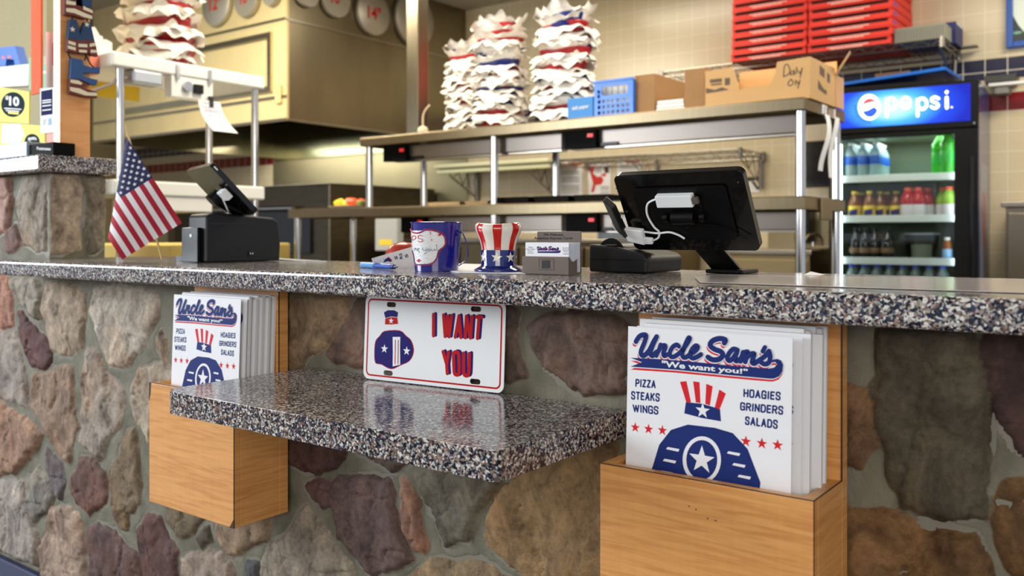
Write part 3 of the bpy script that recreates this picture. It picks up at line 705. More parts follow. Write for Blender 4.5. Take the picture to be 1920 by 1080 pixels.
# ------------------------------------------------------------------ tip pail
def on_counter(x, y): return PZ(x, y, CT)
BLUEP = mat('cobalt_enamel', (24, 20, 128), 0.16, coat=0.5)
pc = PT(818.5, 440, 1.475); pc = Vector((pc.x, pc.y, CT + .0006))
kx = 1.475 / FPX; rt, rb, ht = 48.5 * kx, 41.0 * kx, 90 * kx
pail = thing('tip_pail', 'small cobalt blue metal pail with a hand-lettered tips label', 'pail', tuple(pc))
mb = MB(); mb.lathe([(0.0001, .002), (rb - .001, .002), (rb, 0), (rb, .003), (rt - .0006, ht - .001), (rt - .0018, ht - .001), (rb - .0016, .004), (0.0001, .004)], pc, 48); mb.build('body', BLUEP, pail, smooth=True)
mb = MB(); a_ = [(rt + .0009 * math.cos(i * math.pi / 4), ht + .0009 * math.sin(i * math.pi / 4)) for i in range(9)]; mb.lathe(a_, pc, 48); mb.build('rim', BLUEP, pail, smooth=True)
tocam = Vector((-pc.x, -pc.y, 0)).normalized(); side = Vector((-tocam.y, tocam.x, 0))  # to the camera's right of the pail
if side.dot(RT) < 0: side = -side
def pail_pt(px, py, off=0.0005):
    """a point of the pail's wall under a picture point"""
    d = ray(px, py); lo, hi = 1.30, 1.475 + .01
    z = 0; best = None
    for i in range(400):
        t = lo + (hi - lo) * i / 399; p = O + d * t; h = p.z - pc.z; rr = rb + (rt - rb) * h / ht
        if (p.xy - pc.xy).length <= rr + off: best = p; break
    if best is None:
        p = O + d * 1.47; h = p.z - pc.z; rr = rb + (rt - rb) * h / ht + off; dd = (p.xy - pc.xy).normalized() * rr; best = Vector((pc.x + dd.x, pc.y + dd.y, p.z))
    return best
LABELW = mat('label_paper', (232, 234, 236), 0.35); PENR = mat('red_marker', (214, 44, 56), 0.5); PENB = mat('teal_marker', (54, 108, 134), 0.5)
def bx(x, y): return (660 + x / 8.727, 400 + y / 8.727)
def label_patch(mb, poly, off, mi=0, cell=26):
    """cover a drawn outline with small facets lying on the pail's wall"""
    from mathutils.geometry import intersect_point_quad_2d
    P = [Vector(p) for p in poly]
    x0 = min(p.x for p in P); x1 = max(p.x for p in P); ys = sorted(set(round(p.y, 1) for p in P))
    import bisect
    y = min(p.y for p in P); ye = max(p.y for p in P); dy = 10
    def span(yy):
        xs = []
        for i in range(len(P)):
            a, b = P[i], P[(i + 1) % len(P)]
            if (a.y > yy) != (b.y > yy): xs.append(a.x + (yy - a.y) / (b.y - a.y) * (b.x - a.x))
        return (min(xs), max(xs)) if len(xs) > 1 else None
    while y < ye:
        s0, s1 = span(y + .01), span(min(y + dy, ye) - .01)
        if s0 and s1:
            k = max(1, int((s0[1] - s0[0]) / cell))
            for i in range(k):
                q = [bx(s0[0] + (s0[1] - s0[0]) * i / k, y), bx(s0[0] + (s0[1] - s0[0]) * (i + 1) / k, y),
                     bx(s1[0] + (s1[1] - s1[0]) * (i + 1) / k, y + dy), bx(s1[0] + (s1[1] - s1[0]) * i / k, y + dy)]
                mb.add([pail_pt(a, b, off) for a, b in q], [(3, 2, 1, 0)], mi)
        y += dy
shape = catmull([Vector(p) for p in pts('932,262 985,310 1060,328 1130,312 1200,275 1300,278 1400,305 1470,340 1515,400 1520,520 1440,590 1405,640 1385,720 1340,790 1260,830 1140,835 1035,825 1012,700 975,560 950,420')], 3, True)
lb = MB(); label_patch(lb, shape, .0006); lb.build('label', LABELW, pail, fix=False)
bd = MB()
for dx, dy, mi in ((0, 0, 1), (4, 9, 0)):
    Q = [pail_pt(*bx(p.x + dx * (1 if p.x > 1250 else -.3), p.y + (dy if p.y > 550 else -dy)), .0010) for p in shape if p.x > 985 or p.y < 330 or p.y > 700]
    for a, b in zip(Q, Q[1:]):
        if (a - b).length < .012: bd.cyl(a, b, .0007 if mi else .0009, n=5, mi=mi)
bd.build('label_border', [PENR, PURPLE], pail)
lt = MB()
for s, wd, mi in (('958,345 952,385', .0012, 0), ('985,375 985,445', .0012, 0), ('985,378 1020,365 1042,385 1030,420 988,440', .0012, 0), ('1155,372 1115,358 1080,372 1085,408 1135,420 1155,448 1120,468 1075,455', .0012, 0),
                  ('1278,290 1288,350', .0011, 0), ('1300,425 1302,445', .0026, 0), ('1430,345 1430,368', .0045, 0), ('1415,345 1450,345', .003, 0), ('1090,745 1090,800', .0022, 0), ('1065,775 1115,770', .0024, 0),
                  ('1025,565 1020,610', .0007, 1), ('1022,590 1040,570 1050,612', .0007, 1), ('1070,560 1068,615', .0007, 1), ('1100,570 1070,595 1105,638', .0007, 1),
                  ('1155,560 1150,590 1180,610 1212,590', .0007, 1), ('1222,560 1215,625 1195,662 1185,645', .0007, 1), ('1262,580 1240,600 1262,618 1285,600 1262,580', .0007, 1), ('1305,575 1300,605 1330,612 1352,580', .0007, 1),
                  ('1352,580 1358,612 1385,595 1388,560', .0007, 1), ('1380,500 1388,575', .0008, 1), ('1400,598 1408,606', .0016, 1)):
    Q = [pail_pt(*bx(p.x, p.y), .0011) for p in catmull([Vector(p) for p in pts(s)], 4)]
    for a, b in zip(Q, Q[1:]): lt.cyl(a, b, wd / 2, n=5, mi=mi)
lt.build('handwriting', [PENR, PENB], pail)
e0 = pc + side * (rt * .80) + tocam * (rt * .48) + Vector((0, 0, ht - .017)); en = Vector((e0.x - pc.x, e0.y - pc.y, 0)).normalized()
mb = MB(); mb.cyl(e0 - en * .003, e0 + en * .004, .0062, .005, 16); mb.build('handle_ear', BLUEP, pail, smooth=True)
mb = MB(); hp = [e0 + en * .003 + Vector((0, 0, .002)), e0 + en * .007 + side * .004 + Vector((0, 0, -.004)), pc + side * (rt + .0095) + Vector((0, 0, ht * .40)), pc + side * (rt + .006) + Vector((0, 0, ht * .22)), pc + side * (rb + .001) - tocam * .006 + Vector((0, 0, .008))]
mb.tube(hp, .0010, 8, smooth=6); mb.build('wire_handle', BLUEP, pail, smooth=True)

# ------------------------------------------------------------------ striped hat-shaped cup
CERW = mat('ceramic_white', (238, 232, 222), 0.10, coat=0.6); CERR = mat('ceramic_red', (206, 32, 24), 0.10, coat=0.6); CERB = mat('ceramic_blue', (16, 30, 112), 0.08, coat=0.6)
hc = PT(934.5, 440, 1.425); hc = Vector((hc.x, hc.y, CT + .0005)); k = 1.425 / FPX
hat = thing('hat_cup', 'glossy ceramic cup shaped like a red and white striped top hat', 'cup', tuple(hc))
t2 = Vector((-hc.x, -hc.y, 0)).normalized(); ang0 = math.atan2(t2.y, t2.x)
n = 126; NS = 7
prof = [(31.5, 40), (32.5, 48), (35, 58), (38.5, 67), (41.8, 74), (43.8, 80), (43.6, 85), (41.5, 89.5), (38, 91.5), (35, 91), (33.5, 86), (32, 60), (29, 40)]
mb = MB(); base = len(mb.v); vs = []
for r_, z_ in prof:
    for i in range(n):
        a = ang0 + 2 * math.pi * i / n; wob = 1 + .012 * math.sin(3 * a + 1) ; vs.append(hc + Vector((r_ * k * wob * math.cos(a), r_ * k * wob * math.sin(a), (z_ + (1.8 * math.sin(2 * a + .6) if z_ > 75 else 0)) * k)))
for j in range(len(prof) - 1):
    for i in range(n):
        ph = ((i + .5) / n * NS * 2 + (math.pi and 1.72)) % 2
        mb_m = 0 if ph < 1.12 else 1
        if j == 0 and i == 0: mb.v += vs
        mb.f.append([j * n + i, j * n + (i + 1) % n, (j + 1) * n + (i + 1) % n, (j + 1) * n + i]); mb.m.append(mb_m)
mb.build('striped_crown', [CERW, CERR], hat, smooth=True)
mb = MB(); mb.lathe([(q * k, z * k) for q, z in ((29, 41), (32.8, 41.5), (33.2, 39), (32.2, 16), (33, 12), (38, 9), (43, 6.5), (45.5, 4.5), (45.5, 2.5), (43, 0), (10, 0))], hc, 64); mb.build('blue_band_and_brim', CERB, hat, smooth=True)
for a in (-1.02, -.10, .74, 1.55):
    d = Vector((math.cos(ang0 + a), math.sin(ang0 + a), 0)); tg = Vector((-d.y, d.x, 0))
    P = []
    for q in star_pts((0, 0, 0), (1, 0, 0), (0, 1, 0), 10.5 * k, .12 * math.sin(a * 9)):
        aa = ang0 + a + q.x / (33 * k); P.append(hc + Vector((math.cos(aa) * 33.6 * k, math.sin(aa) * 33.6 * k, 28 * k + q.y)))
    mb = MB(); c0 = hc + d * 33.9 * k + Vector((0, 0, 28 * k)); mb.add(P + [c0], [(i, (i + 1) % 10, 10) for i in range(10)]); mb.build('white_star', CERW, hat, fix=False)

# ------------------------------------------------------------------ business card holder
HOLD = mat('taupe_plastic', (112, 98, 90), 0.28); 
h0 = PZ(978, 512.5, CT); h1 = PZ(1068, 514, CT)
cy = 1.10; xl = PY(979, 480, cy).x; xr = PY(1066, 480, cy).x; z0 = CT + .0005
def hy(x, y, Y): return PY(x, y, Y)
hold = thing('card_holder', 'taupe plastic business card holder with a raised lettered back', 'card holder', ((xl + xr) / 2, cy, z0))
zp = hy(1020, 481, cy).z; zbk = hy(1040, 434, cy + .030).z; dp = .036
mb = MB(); mb.box(xl, xr, cy, cy + .002, z0, zp); mb.build('front_pocket', HOLD, hold, bevel=.0006)
mb = MB(); mb.box(xl + .004, xr, cy + dp - .002, cy + dp, z0, zbk); mb.build('back_panel', HOLD, hold, bevel=.0006)
for s in (xl, xr - .002):
    mb = MB(); mb.prism([Vector((s, cy + .002, z0)), Vector((s, cy + dp - .002, z0)), Vector((s, cy + dp - .002, zp + .002)), Vector((s, cy + .014, zp - .008)), Vector((s, cy + .008, zp - .006)), Vector((s, cy + .002, zp))], (.002, 0, 0)); mb.build('side_panel', HOLD, hold)
mb = MB(); mb.box(xl + .002, xr - .002, cy + .002, cy + dp - .002, z0, z0 + .003); mb.build('base', HOLD, hold)
mb = MB(); q = [hy(x, y, cy - .0003) for x, y in ((1010, 505), (1038, 506), (1038, 486), (1010, 485))]
for a, b in zip(q, q[1:] + q[:1]): mb.cyl(a, b, .00035, n=5)
mb.build('emblem_frame', mat('embossed_taupe', (84, 72, 66), 0.3), hold)
mb = MB(); q = [hy(x, y, cy) for x, y in ((1016, 503), (1031, 503), (1031, 488), (1016, 488))]; mb.prism(q, (0, -.0006, 0)); mb.build('emblem', BLACKINK, hold)
mb = MB(); YB = cy + dp - .0023
text_fit(mb, 'We Welcome', *[hy(x, y, YB) for x, y in ((1019, 442.2), (1056, 442.4), (1056, 437.6), (1019, 437.4))], bold=.03)
text_fit(mb, 'American Express Cards', *[hy(x, y, YB) for x, y in ((1001.5, 450), (1073.5, 450), (1073.5, 444.4), (1001.5, 444.2))], bold=.03)
mb.build('lettering', BLACKINK, hold, fix=False)
cw = xr - xl - .0055
card = thing('business_card', 'printed business card at the front of the card holder stack', 'business card', (xl + .003, cy + .0045, z0 + .0035), 0, 'business cards in the holder')
zc = hy(1020, 455, cy + .0045).z
mb = MB(); mb.box(xl + .003, xl + .003 + cw, cy + .0045, cy + .0049, z0 + .0035, zc); mb.build('card', PAPER, card)
def cp(x, y): return hy(960 + x / 7.385, 420 + y / 7.385, cy + .0042)
nb = MB(); rb_ = MB()
nu_ = Vector((0, -1, 0))
def l2c(x, y): return cp(335 + (x - 65) * (338 / 1450.), 316 + (y - 190) * (95 / 420.) - (x - 65) * (338 / 1450.) * .062)
for s in ['115,255 150,205 195,190 212,205 195,265 165,340 165,378 195,385 240,340 280,260 312,208', '312,208 270,300 252,365 272,388 312,352', '350,285 330,340 308,388', '325,350 358,302 388,290 396,312 375,360 382,390 415,376',
          '522,300 500,285 462,308 436,360 446,396 480,396 530,362', '530,362 590,290 625,228 612,222 582,285 556,360 562,402 592,402 625,377', '625,377 680,342 702,306 680,294 645,330 626,385 650,412 690,402 732,376',
          '952,268 962,238 905,226 842,248 818,290 858,326 920,350 938,385 900,422 840,426 797,402', '1078,335 1040,325 1002,360 980,410 1000,437 1040,407 1076,345', '1076,345 1055,412 1066,440 1102,420', '1132,355 1105,442',
          '1115,402 1150,357 1176,355 1165,400 1150,447', '1163,408 1205,372 1236,370 1226,412 1215,452 1238,462 1268,440', '1338,308 1316,348', '1268,442 1338,392 1376,345', '1376,345 1388,395 1376,450 1335,468 1300,450']:
    ribbon(nb, [l2c(x, y) for x, y in pts(s)], .0013, nu_, k=4); ribbon(rb_, [l2c(x - 14, y + 30) + Vector((0, .0001, 0)) for x, y in pts(s)], .0013, nu_, k=4)
nb.prism([cp(x, y) for x, y in pts('345,378 560,376 640,372 668,360 672,385 655,402 620,404 345,400 362,388')], (0, 0, 0))
for i, t in enumerate(('Pizza', 'Cheese Steaks', 'Burgers', 'Grinders')):
    y = 330 + i * 26; w2 = (30, 62, 40, 42)[i]; text_fit(nb, t, *[cp(a, b) for a, b in ((255 - w2, y), (255 + w2, y), (255 + w2, y - 18), (255 - w2, y - 18))], shear=.3)
for i, t in enumerate(('Stromboli', 'Calzones', 'Wings', 'Salads')):
    y = 340 + i * 27; w2 = (50, 46, 32, 36)[i]; text_fit(nb, t, *[cp(a, b) for a, b in ((745 - w2, y), (745 + w2, y), (745 + w2, y - 18), (745 - w2, y - 18))], shear=.3)
nb.build('lettering', NAVY, card, fix=False); rb_.build('lettering_shadow', RED, card, fix=False)
mb = MB(); mb.box(xl + .003, xl + .003 + cw, 0, .0022, z0 + .0035, zc + .0003); pc_ = mb.build('business_card', PAPERB)
for i in range(7):
    o = pc_ if i == 0 else pc_.copy()
    if i: C.objects.link(o)
    o.location = (xl + .003 + cw / 2 + .0006 * i, cy + .0068 + .0036 * i, z0 + .0035)
    tag(o, 'white business card, %s from the front in the card holder' % ORD[i + 1].replace('bottom', 'first'), 'business card', 'business cards in the holder')

# ------------------------------------------------------------------ marker, flyer, loose paper
MARK = mat('blue_marker_barrel', (44, 88, 182), 0.3); CAP = mat('light_blue_cap', (96, 160, 228), 0.3); DKB = mat('navy_plug', (24, 44, 110), 0.4)
a = PZ(679, 502, CT) + Vector((0, 0, .0055)); b = PZ(742, 506.5, CT) + Vector((0, 0, .0055)); ax = (b - a)
mk = thing('marker_pen', 'light blue capped marker lying beside the blue pail', 'pen', tuple((a + b) / 2 - Vector((0, 0, .0055))))
mb = MB(); mb.cyl(a, a + ax * .40, .0050, .0054, 20); mb.cyl(a - ax * .02, a, .0036, .0050, 20); mb.build('cap', CAP, mk, smooth=True)
mb = MB(); mb.cyl(a + ax * .401, a + ax * .90, .0052, .0048, 20); mb.build('barrel', MARK, mk, smooth=True)
mb = MB(); mb.cyl(a + ax * .901, a + ax * .96, .0042, .0042, 16); mb.cyl(a + ax * .96, a + ax * 1.05, .0030, .0010, 12); mb.build('end_plug', DKB, mk, smooth=True)
# folded menu standing askew behind the pail
F0 = PT(697, 484, 1.60); 
fb = [PZ(705, 503, CT), PT(790, 503, 1.585)]
fl = thing('folded_flyer', 'white printed flyer propped askew behind the blue pail', 'flyer', tuple(PZ(740, 500, CT)))
Fo = PT(702, 499, 1.57); Fu = PT(790, 497, 1.67) - Fo; fn = Fu.cross(Vector((0, 0, 1)).lerp(Vector((0, 1, 0)), .25)).normalized()
def fp(x, y, k=0):
    p = PP(x, y, Fo, fn); return p + (O - p).normalized() * (.0004 * k)
mb = MB(); mb.prism([fp(*q) for q in ((696.5, 484.5), (772, 463), (800, 470), (800, 502.5), (702, 502.5))], (fp(740, 480, -2) - fp(740, 480))); mb.build('sheet', PAPER, fl)
mb = MB()
for t, x, y in (('S', 743.5, 482.5), ('RS', 752.5, 479.5), ('S', 763, 479)):
    ln = 4.5 * len(t) + .8; text_fit(mb, t, *[fp(x + dx, y + dy, 1) for dx, dy in ((3, 3.0 + ln / 2 - 2), (1, -ln / 2 - .5), (-4.6, -ln / 2 + .6), (-2.6, ln / 2 + 1.6))], bold=.03)
mb.prism([fp(x, y, 1) for x, y in ((718.5, 492), (722, 486), (728, 482.5), (734, 488), (733, 491.5), (727, 489.5), (722, 491.5))], (0, 0, 0)); 
for x, y in ((703.5, 490.8), (708.5, 489.3), (713.5, 488), (719, 485.8)): mb.prism(star_pts(fp(x, y, 1), RT, (0, 0, 1), .0011), (0, 0, 0))
mb.build('lettering', NAVY, fl, fix=False)
mb = MB(); mb.prism([fp(x, y, .8) for x, y in ((726, 482.3), (730, 482), (735.5, 488), (734.5, 490.5), (733, 487))], (0, 0, 0)); mb.build('red_print', RED, fl, fix=False)
DOMEM = mat('red_plastic', (170, 52, 36), 0.25)
dcx = PZ(757, 494, CT); dm = MB()
dm.lathe([(.050, 0), (.051, .010), (.047, .024), (.038, .036), (.022, .043), (.0001, .046)], (PY(757, 494, 1.27).x, 1.27, CT + .0005), 32, sx=.75, sy=.75)
tag(dm.build('red_bowl_lid', DOMEM, smooth=True), 'red dome-shaped plastic lid behind the flyer and pail', 'lid')
ps = MB(); q = [PZ(x, y, CT) + Vector((0, 0, .0006)) for x, y in ((858, 513), (985, 514.5), (986, 494), (866, 490))]
q = [Vector((p.x, min(p.y, 1.385), p.z)) for p in q]; ps.prism(q, (0, 0, .0008)); pp = thing('paper_sheet', 'white paper lying on the counter between pail and hat cup', 'paper', tuple(q[0])); ps.build('sheet', PAPER, pp)
mb = MB(); c_ = PZ(863, 503.5, CT + .0016); mb.prism(star_pts(c_, (.55, .0, 0), (.3, 1.6, 0), .0042), (0, 0, .0002)); mb.build('dark_star', mat('slate_ink', (58, 66, 96), .6), pp)
hg = MB(); W = [on_counter(x, y) + Vector((0, 0, .002 + h)) for x, y, h in ((572, 493, 0), (560, 484.5, .003), (566, 481.5, .004), (596, 490.5, 0), (592, 492, 0), (567, 485, .002))]
hg.tube([Vector((p.x, min(p.y, 1.37), p.z)) for p in W], .0011, 6, smooth=3); tag(hg.build('wire_loop', WPLAST, smooth=True), 'thin white bent wire loop lying near the counter back edge', 'wire')
# sheet on the right of the counter, counter reflections put into its pale colour
FILM = mat('sheet_reflection', (206, 196, 190), .12)
mb = MB(); q = [PZ(x, y, CT) + Vector((0, 0, .0008)) for x, y in ((1312, 531), (1920, 551), (1990, 526), (1420, 517), (1335, 516), (1302, 521))]
q = [Vector((p.x, min(p.y, 1.38), p.z)) for p in q]; mb.prism(q, (0, 0, .0006)); tag(mb.build('plastic_sheet', FILM), 'flat plastic sheet on the counter at far right, reflected light in its pale colour', 'sheet')
mb = MB(); q = [PZ(1506, 514, CT), PZ(1512, 513, CT), PZ(1545, 516, CT)]; y0 = 1.30
p0 = PY(1506, 513, y0); p1 = PY(1538, 513, y0); mb.add([Vector((p0.x, y0, CT + .001)), Vector((p1.x, y0, CT + .001)), Vector((p1.x - .002, y0 + .03, CT + .001)), Vector((p0.x, y0 + .03, CT + .001)), Vector((p0.x + .006, y0 + .015, CT + .006))], [(0, 1, 4), (1, 2, 4), (2, 3, 4), (3, 0, 4), (3, 2, 1, 0)])
tag(mb.build('paper_scrap', PAPER), 'small folded white scrap on the counter near the steel post', 'paper scrap')

# ------------------------------------------------------------------ tablet registers
def tablet(name, label, c_tl, e, d, group=None, base=None):
    """tablet with its back to us: c_tl top-left corner, e along the top edge, d down the slope"""
    e, d = Vector(e), Vector(d); n = e.cross(d).normalized()
    if n.dot(O - c_tl) < 0: n = -n
    r = thing(name, label, 'register', base if base else tuple(c_tl))
    eu, du = e.normalized(), d.normalized(); c = c_tl + e / 2 + d / 2
    mb = MB(); mb.prism(rrect(c - n * .002, eu, du, e.length / 2, d.length / 2, .010, 6), -n * .012); mb.build('tablet_case', BLACKG, r, bevel=.003, seg=3)
    return r, eu, du, n, c
TLc = Vector((-0.6965, 1.18, CZ + .0885))
pos, eu, du, n, c = tablet('tablet_register', 'black tablet register with white adapters on its back, at right on the counter', TLc, (.2065, 0, .0005), (0, .070, -.1135), base=(-.58, 1.25, CT))
def bk(x, y, k=0.002): return PP(x, y, c, n) + n * k
mb = MB(); mb.prism(rrect(c - n * .0149, eu, du, .096, .062, .004), -n * .0005); mb.build('screen', BLACKINK, pos)
mb = MB(); mb.prism(rrect(c, eu, du, .075, .045, .006), n * .0025); mb.build('back_plate', BLACKP, pos, bevel=.001)
hub = bk(1285, 405, .004); foot = Vector((hub.x + .012, 1.275, CT))
mb = MB(); mb.cyl(hub - eu * .018, hub + eu * .018, .011, n=24); mb.cyl(hub - eu * .034, hub - eu * .026, .007, n=16); mb.cyl(hub + eu * .026, hub + eu * .034, .007, n=16); mb.build('hinge', BLACKP, pos, smooth=True)
mb = MB(); a0, a1 = bk(1288, 440, -.016), Vector((-.5615, 1.292, CT + .006))
mb.obox(a1 - Vector((.024, .0, 0)), (.048, 0, 0), (0, .012, 0), (a0 - a1) * 1.0); mb.build('stand_arm', BLACKP, pos, bevel=.002)
mb = MB(); mb.box(-.592, -.530, 1.284, 1.345, CT + .0005, CT + .007); mb.build('stand_base', BLACKP, pos, bevel=.002)
mb = MB(); p = [bk(*q, .002) for q in ((1233, 361), (1302, 359), (1306, 381), (1238, 382))]
mb.prism(p, n * .011); mb.build('network_adapter', WPLAST, pos, bevel=.0016)
mb = MB(); q = bk(1303, 369, .007); mb.obox(q - du * .005, eu * .010, du * .010, n * .007); mb.build('clear_plug', mat('smoked_plug', (92, 84, 80), .2), pos, bevel=.001)
mb = MB(); p = [bk(*q, .006) for q in ((1175, 420), (1211, 424), (1216, 451), (1184, 444))]; mb.prism(p, n * .009); mb.build('charging_adapter', WPLAST, pos, bevel=.0016)
mb = MB(); p = [bk(*q, .008) for q in ((1212, 438), (1229, 440), (1230, 450), (1215, 450))]; mb.prism(p, n * .005); mb.build('usb_plug', WPLAST, pos, bevel=.0008)
for P in (((1233, 369), (1218, 378), (1217, 398), (1229, 420), (1239, 430), (1238, 441), (1229, 446)), ((1176, 433), (1158, 425), (1151, 412), (1160, 402), (1171, 404)), ((1211, 430), (1236, 433), (1258, 431), (1275, 436), (1287, 443))):
    mb = MB(); mb.tube([bk(x, y, .007) for x, y in P], .0016, 8, smooth=6); mb.build('white_cable', WPLAST, pos, smooth=True)
for P in (((1305, 370), (1317, 385), (1312, 405), (1290, 425)), ((1312, 417), (1345, 420), (1380, 432), (1405, 446))):
    mb = MB(); mb.tube([bk(x, y, .005) for x, y in P], .0009, 6, smooth=5); mb.build('black_cable', BLACKP, pos, smooth=True)
mb = MB(); q = bk(1140, 392, -.006); mb.obox(bk(1134, 370, -.006), bk(1157, 380, .004) - bk(1134, 370, -.006), bk(1162, 424, -.002) - bk(1134, 370, -.006), n * .016); mb.build('card_reader', CHAR, pos, bevel=.002)
for x, y in ((1157, 352), (1385, 340), (1200, 462), (1318, 414)):
    mb = MB(); mb.cyl(bk(x, y, .001), bk(x, y, .003), .0011, n=10); mb.build('screw', CHROME, pos)
# flat card terminal behind the card holder
mb = MB(); T0 = PZ(1082, 512, CT); xt0, xt1, yt = -.760, -.655, 1.215
P = [(xt0, CT + .001), (xt1 - .002, CT + .001), (xt1, CT + .022), (xt1 - .006, CT + .030), (xt0 + .045, CT + .042), (xt0, CT + .045)]
mb.prism([Vector((x, yt, z)) for x, z in P], (0, .12, 0)); 
tm = thing('receipt_printer', 'low black receipt printer behind the taupe card holder', 'printer', (xt0 + .05, yt + .06, CT))
mb.build('body', CHAR, tm, bevel=.004, seg=3)
mb = MB(); mb.cyl((xt0 + .034, yt + .012, CT + .030), (xt0 + .034, yt + .10, CT + .030), .0245, n=32); mb.build('roll_cover', BLACKP, tm, smooth=True)
mb = MB(); mb.box(xt0 + .03, xt0 + .048, yt + .002, yt + .008, CT + .0432, CT + .0448); mb.build('latch', CHROME, tm)
mb = MB(); mb.box(xt0 + .001, xt1 - .001, yt - .0006, yt + .01, CT + .0205, CT + .0215); mb.build('seam', BLACKG, tm)
# left register: printer under a tilted tablet
px0, px1, py0, py1 = -1.715, -1.648, 1.120, 1.312
pr = thing('receipt_printer', 'tall black receipt printer under the tilted tablet at the left', 'printer', ((px0 + px1) / 2, 1.2, CT))
mb = MB(); zt = CT + .098
mb.prism([Vector((px1, y, z)) for y, z in ((py0, CT + .001), (py1, CT + .001), (py1 + .002, CT + .04), (py1 - .004, CT + .088), (py1 - .02, CT + .098), (py0 + .03, CT + .107), (py0 + .004, CT + .103), (py0, CT + .096))], (-(px1 - px0), 0, 0)); mb.build('body', CHAR, pr, bevel=.005, seg=3)
mb = MB(); mb.box(px1 - .002, px1 + .0006, py0 + .004, py1 - .003, CT + .083, CT + .0845); mb.build('lid_seam', BLACKG, pr)
mb = MB(); mb.box(px0 - .010, px0 + .05, py0 - .010, py0 - .0002, CT + .001, CT + .075); mb.build('front_cover', BLACKP, pr, bevel=.002)
mb = MB(); mb.box(px1, px1 + .0022, py0 + .105, py0 + .120, CT + .014, CT + .023); mb.build('power_switch', BLACKG, pr)
for dz in (0, .006):
    mb = MB(); mb.box(px1 + .0022, px1 + .0028, py0 + .108 + dz, py0 + .110 + dz, CT + .017, CT + .020); mb.build('switch_mark', WPLAST, pr)
mb = MB(); mb.box(px0 + .022, px0 + .028, py0 - .0108, py0 - .010, CT + .055, CT + .061); mb.build('badge', WPLAST, pr)
R0 = PT(392, 312, 1.86)
ev = Vector((-.945, .328, 0)) * .200; dv = Vector((.328, .945, 0)) * .095 + Vector((0, 0, -.100))
pos2, eu, du, n, c = tablet('tablet_register', 'black tablet register tilted on top of the left receipt printer', R0 + ev, -ev, dv, base=(-1.68, 1.25, CT + .11))
if n.z > 0: n = -n
mb = MB(); q = c + n * .006
b0 = c - eu * -.03 + n * .004
mb.obox(c + eu * .055 - du * .012 + n * .003, eu * .036, du * .024, n * .014); mb.build('white_adapter', WPLAST, pos2, bevel=.002)
mb = MB(); mb.cyl(c + eu * .02 + n * .006, c + eu * .02 + n * .03, .016, n=20); mb.cyl(c + eu * .02 + n * .02, Vector((-1.672, 1.225, CT + .108)), .012, n=16); mb.build('stand_arm', BLACKP, pos2, smooth=True)
mb = MB(); mb.tube([c + eu * .06 + n * .014, c + eu * .05 + du * .03 + n * .022, c + eu * .02 + du * .045 + n * .018, c - eu * .02 + du * .05 + n * .012], .0016, 8, smooth=6); mb.build('white_cable', WPLAST, pos2, smooth=True)
mb = MB(); mb.obox(c + eu * .098 - du * .062 - n * .006, eu * .0035, du * .010, -n * .003); mb.build('white_label', WPLAST, pos2)

# small hand flag standing in a black tray
TR0 = PZ(300, 489.5, CT)
FB = Vector((-1.80, 1.165, CT + .004))
tr = thing('small_tray', 'small black open tray beside the left printer, holding red and white bits', 'tray', (FB.x + .03, FB.y + .03, CT))
mb = MB(); x0, x1, y0, y1 = FB.x - .012, FB.x + .068, FB.y - .012, FB.y + .06
mb.box(x0, x1, y0, y1, CT + .0005, CT + .003); mb.build('floor', BLACKP, tr)
for a in ((x0, x0 + .003, y0, y1), (x1 - .003, x1, y0, y1), (x0 + .003, x1 - .003, y0, y0 + .003), (x0 + .003, x1 - .003, y1 - .003, y1)):
    mb = MB(); mb.box(*a, CT + .003, CT + .013); mb.build('rim_wall', BLACKP, tr)
mb = MB(); mb.box(x0 + .025, x0 + .06, y0 + .01, y0 + .018, CT + .0035, CT + .012); tag(mb.build('white_clip', WPLAST, bevel=.001), 'white clip lying in the small black tray', 'clip')
mb = MB(); mb.cyl((x0 + .05, y0 + .05, CT + .0035), (x0 + .062, y0 + .045, CT + .036), .005, .002, 10); tag(mb.build('white_stopper', WPLAST, smooth=True), 'white stopper standing in the small black tray', 'stopper')
mb = MB(); mb.cyl((x0 + .038, y0 + .050, CT + .0035), (x0 + .030, y0 + .056, CT + .034), .0055, .0025, 10); tag(mb.build('red_stopper', DOMEM, smooth=True), 'dark red stopper standing in the small black tray', 'stopper')
mb = MB(); mb.box(x0 - .012, x0 - .002, y0 + .008, y0 + .02, CT + .0005, CT + .009); tag(mb.build('red_block', DOMEM, bevel=.002), 'small red block beside the black tray under the flag', 'block')
flag = thing('hand_flag', 'small striped and starred hand flag on a wooden stick, at the counter left end', 'flag', tuple(FB))
ft = 1.96; top = PT(236, 238, ft + .03); bot = PT(304, 487, ft - .01)
STICK = mat('pale_stick', (214, 180, 124), .55)
mb = MB(); mb.cyl(bot, top, .0022, n=10); mb.cyl(top, top + (top - bot).normalized() * .006, .0028, .0006, 10); mb.build('stick', STICK, flag, smooth=True)
FW_ = mat('flag_white', (236, 234, 238), .8); FR_ = mat('flag_red', (176, 26, 52), .8); FN_ = mat('flag_blue', (30, 34, 84), .8)
A0 = Vector((237, 257)); Fv = Vector((104, 161)); Hv = Vector((-112, 69)); DL = Vector((-34, 183)).normalized(); DN = Vector((-DL.y, DL.x))
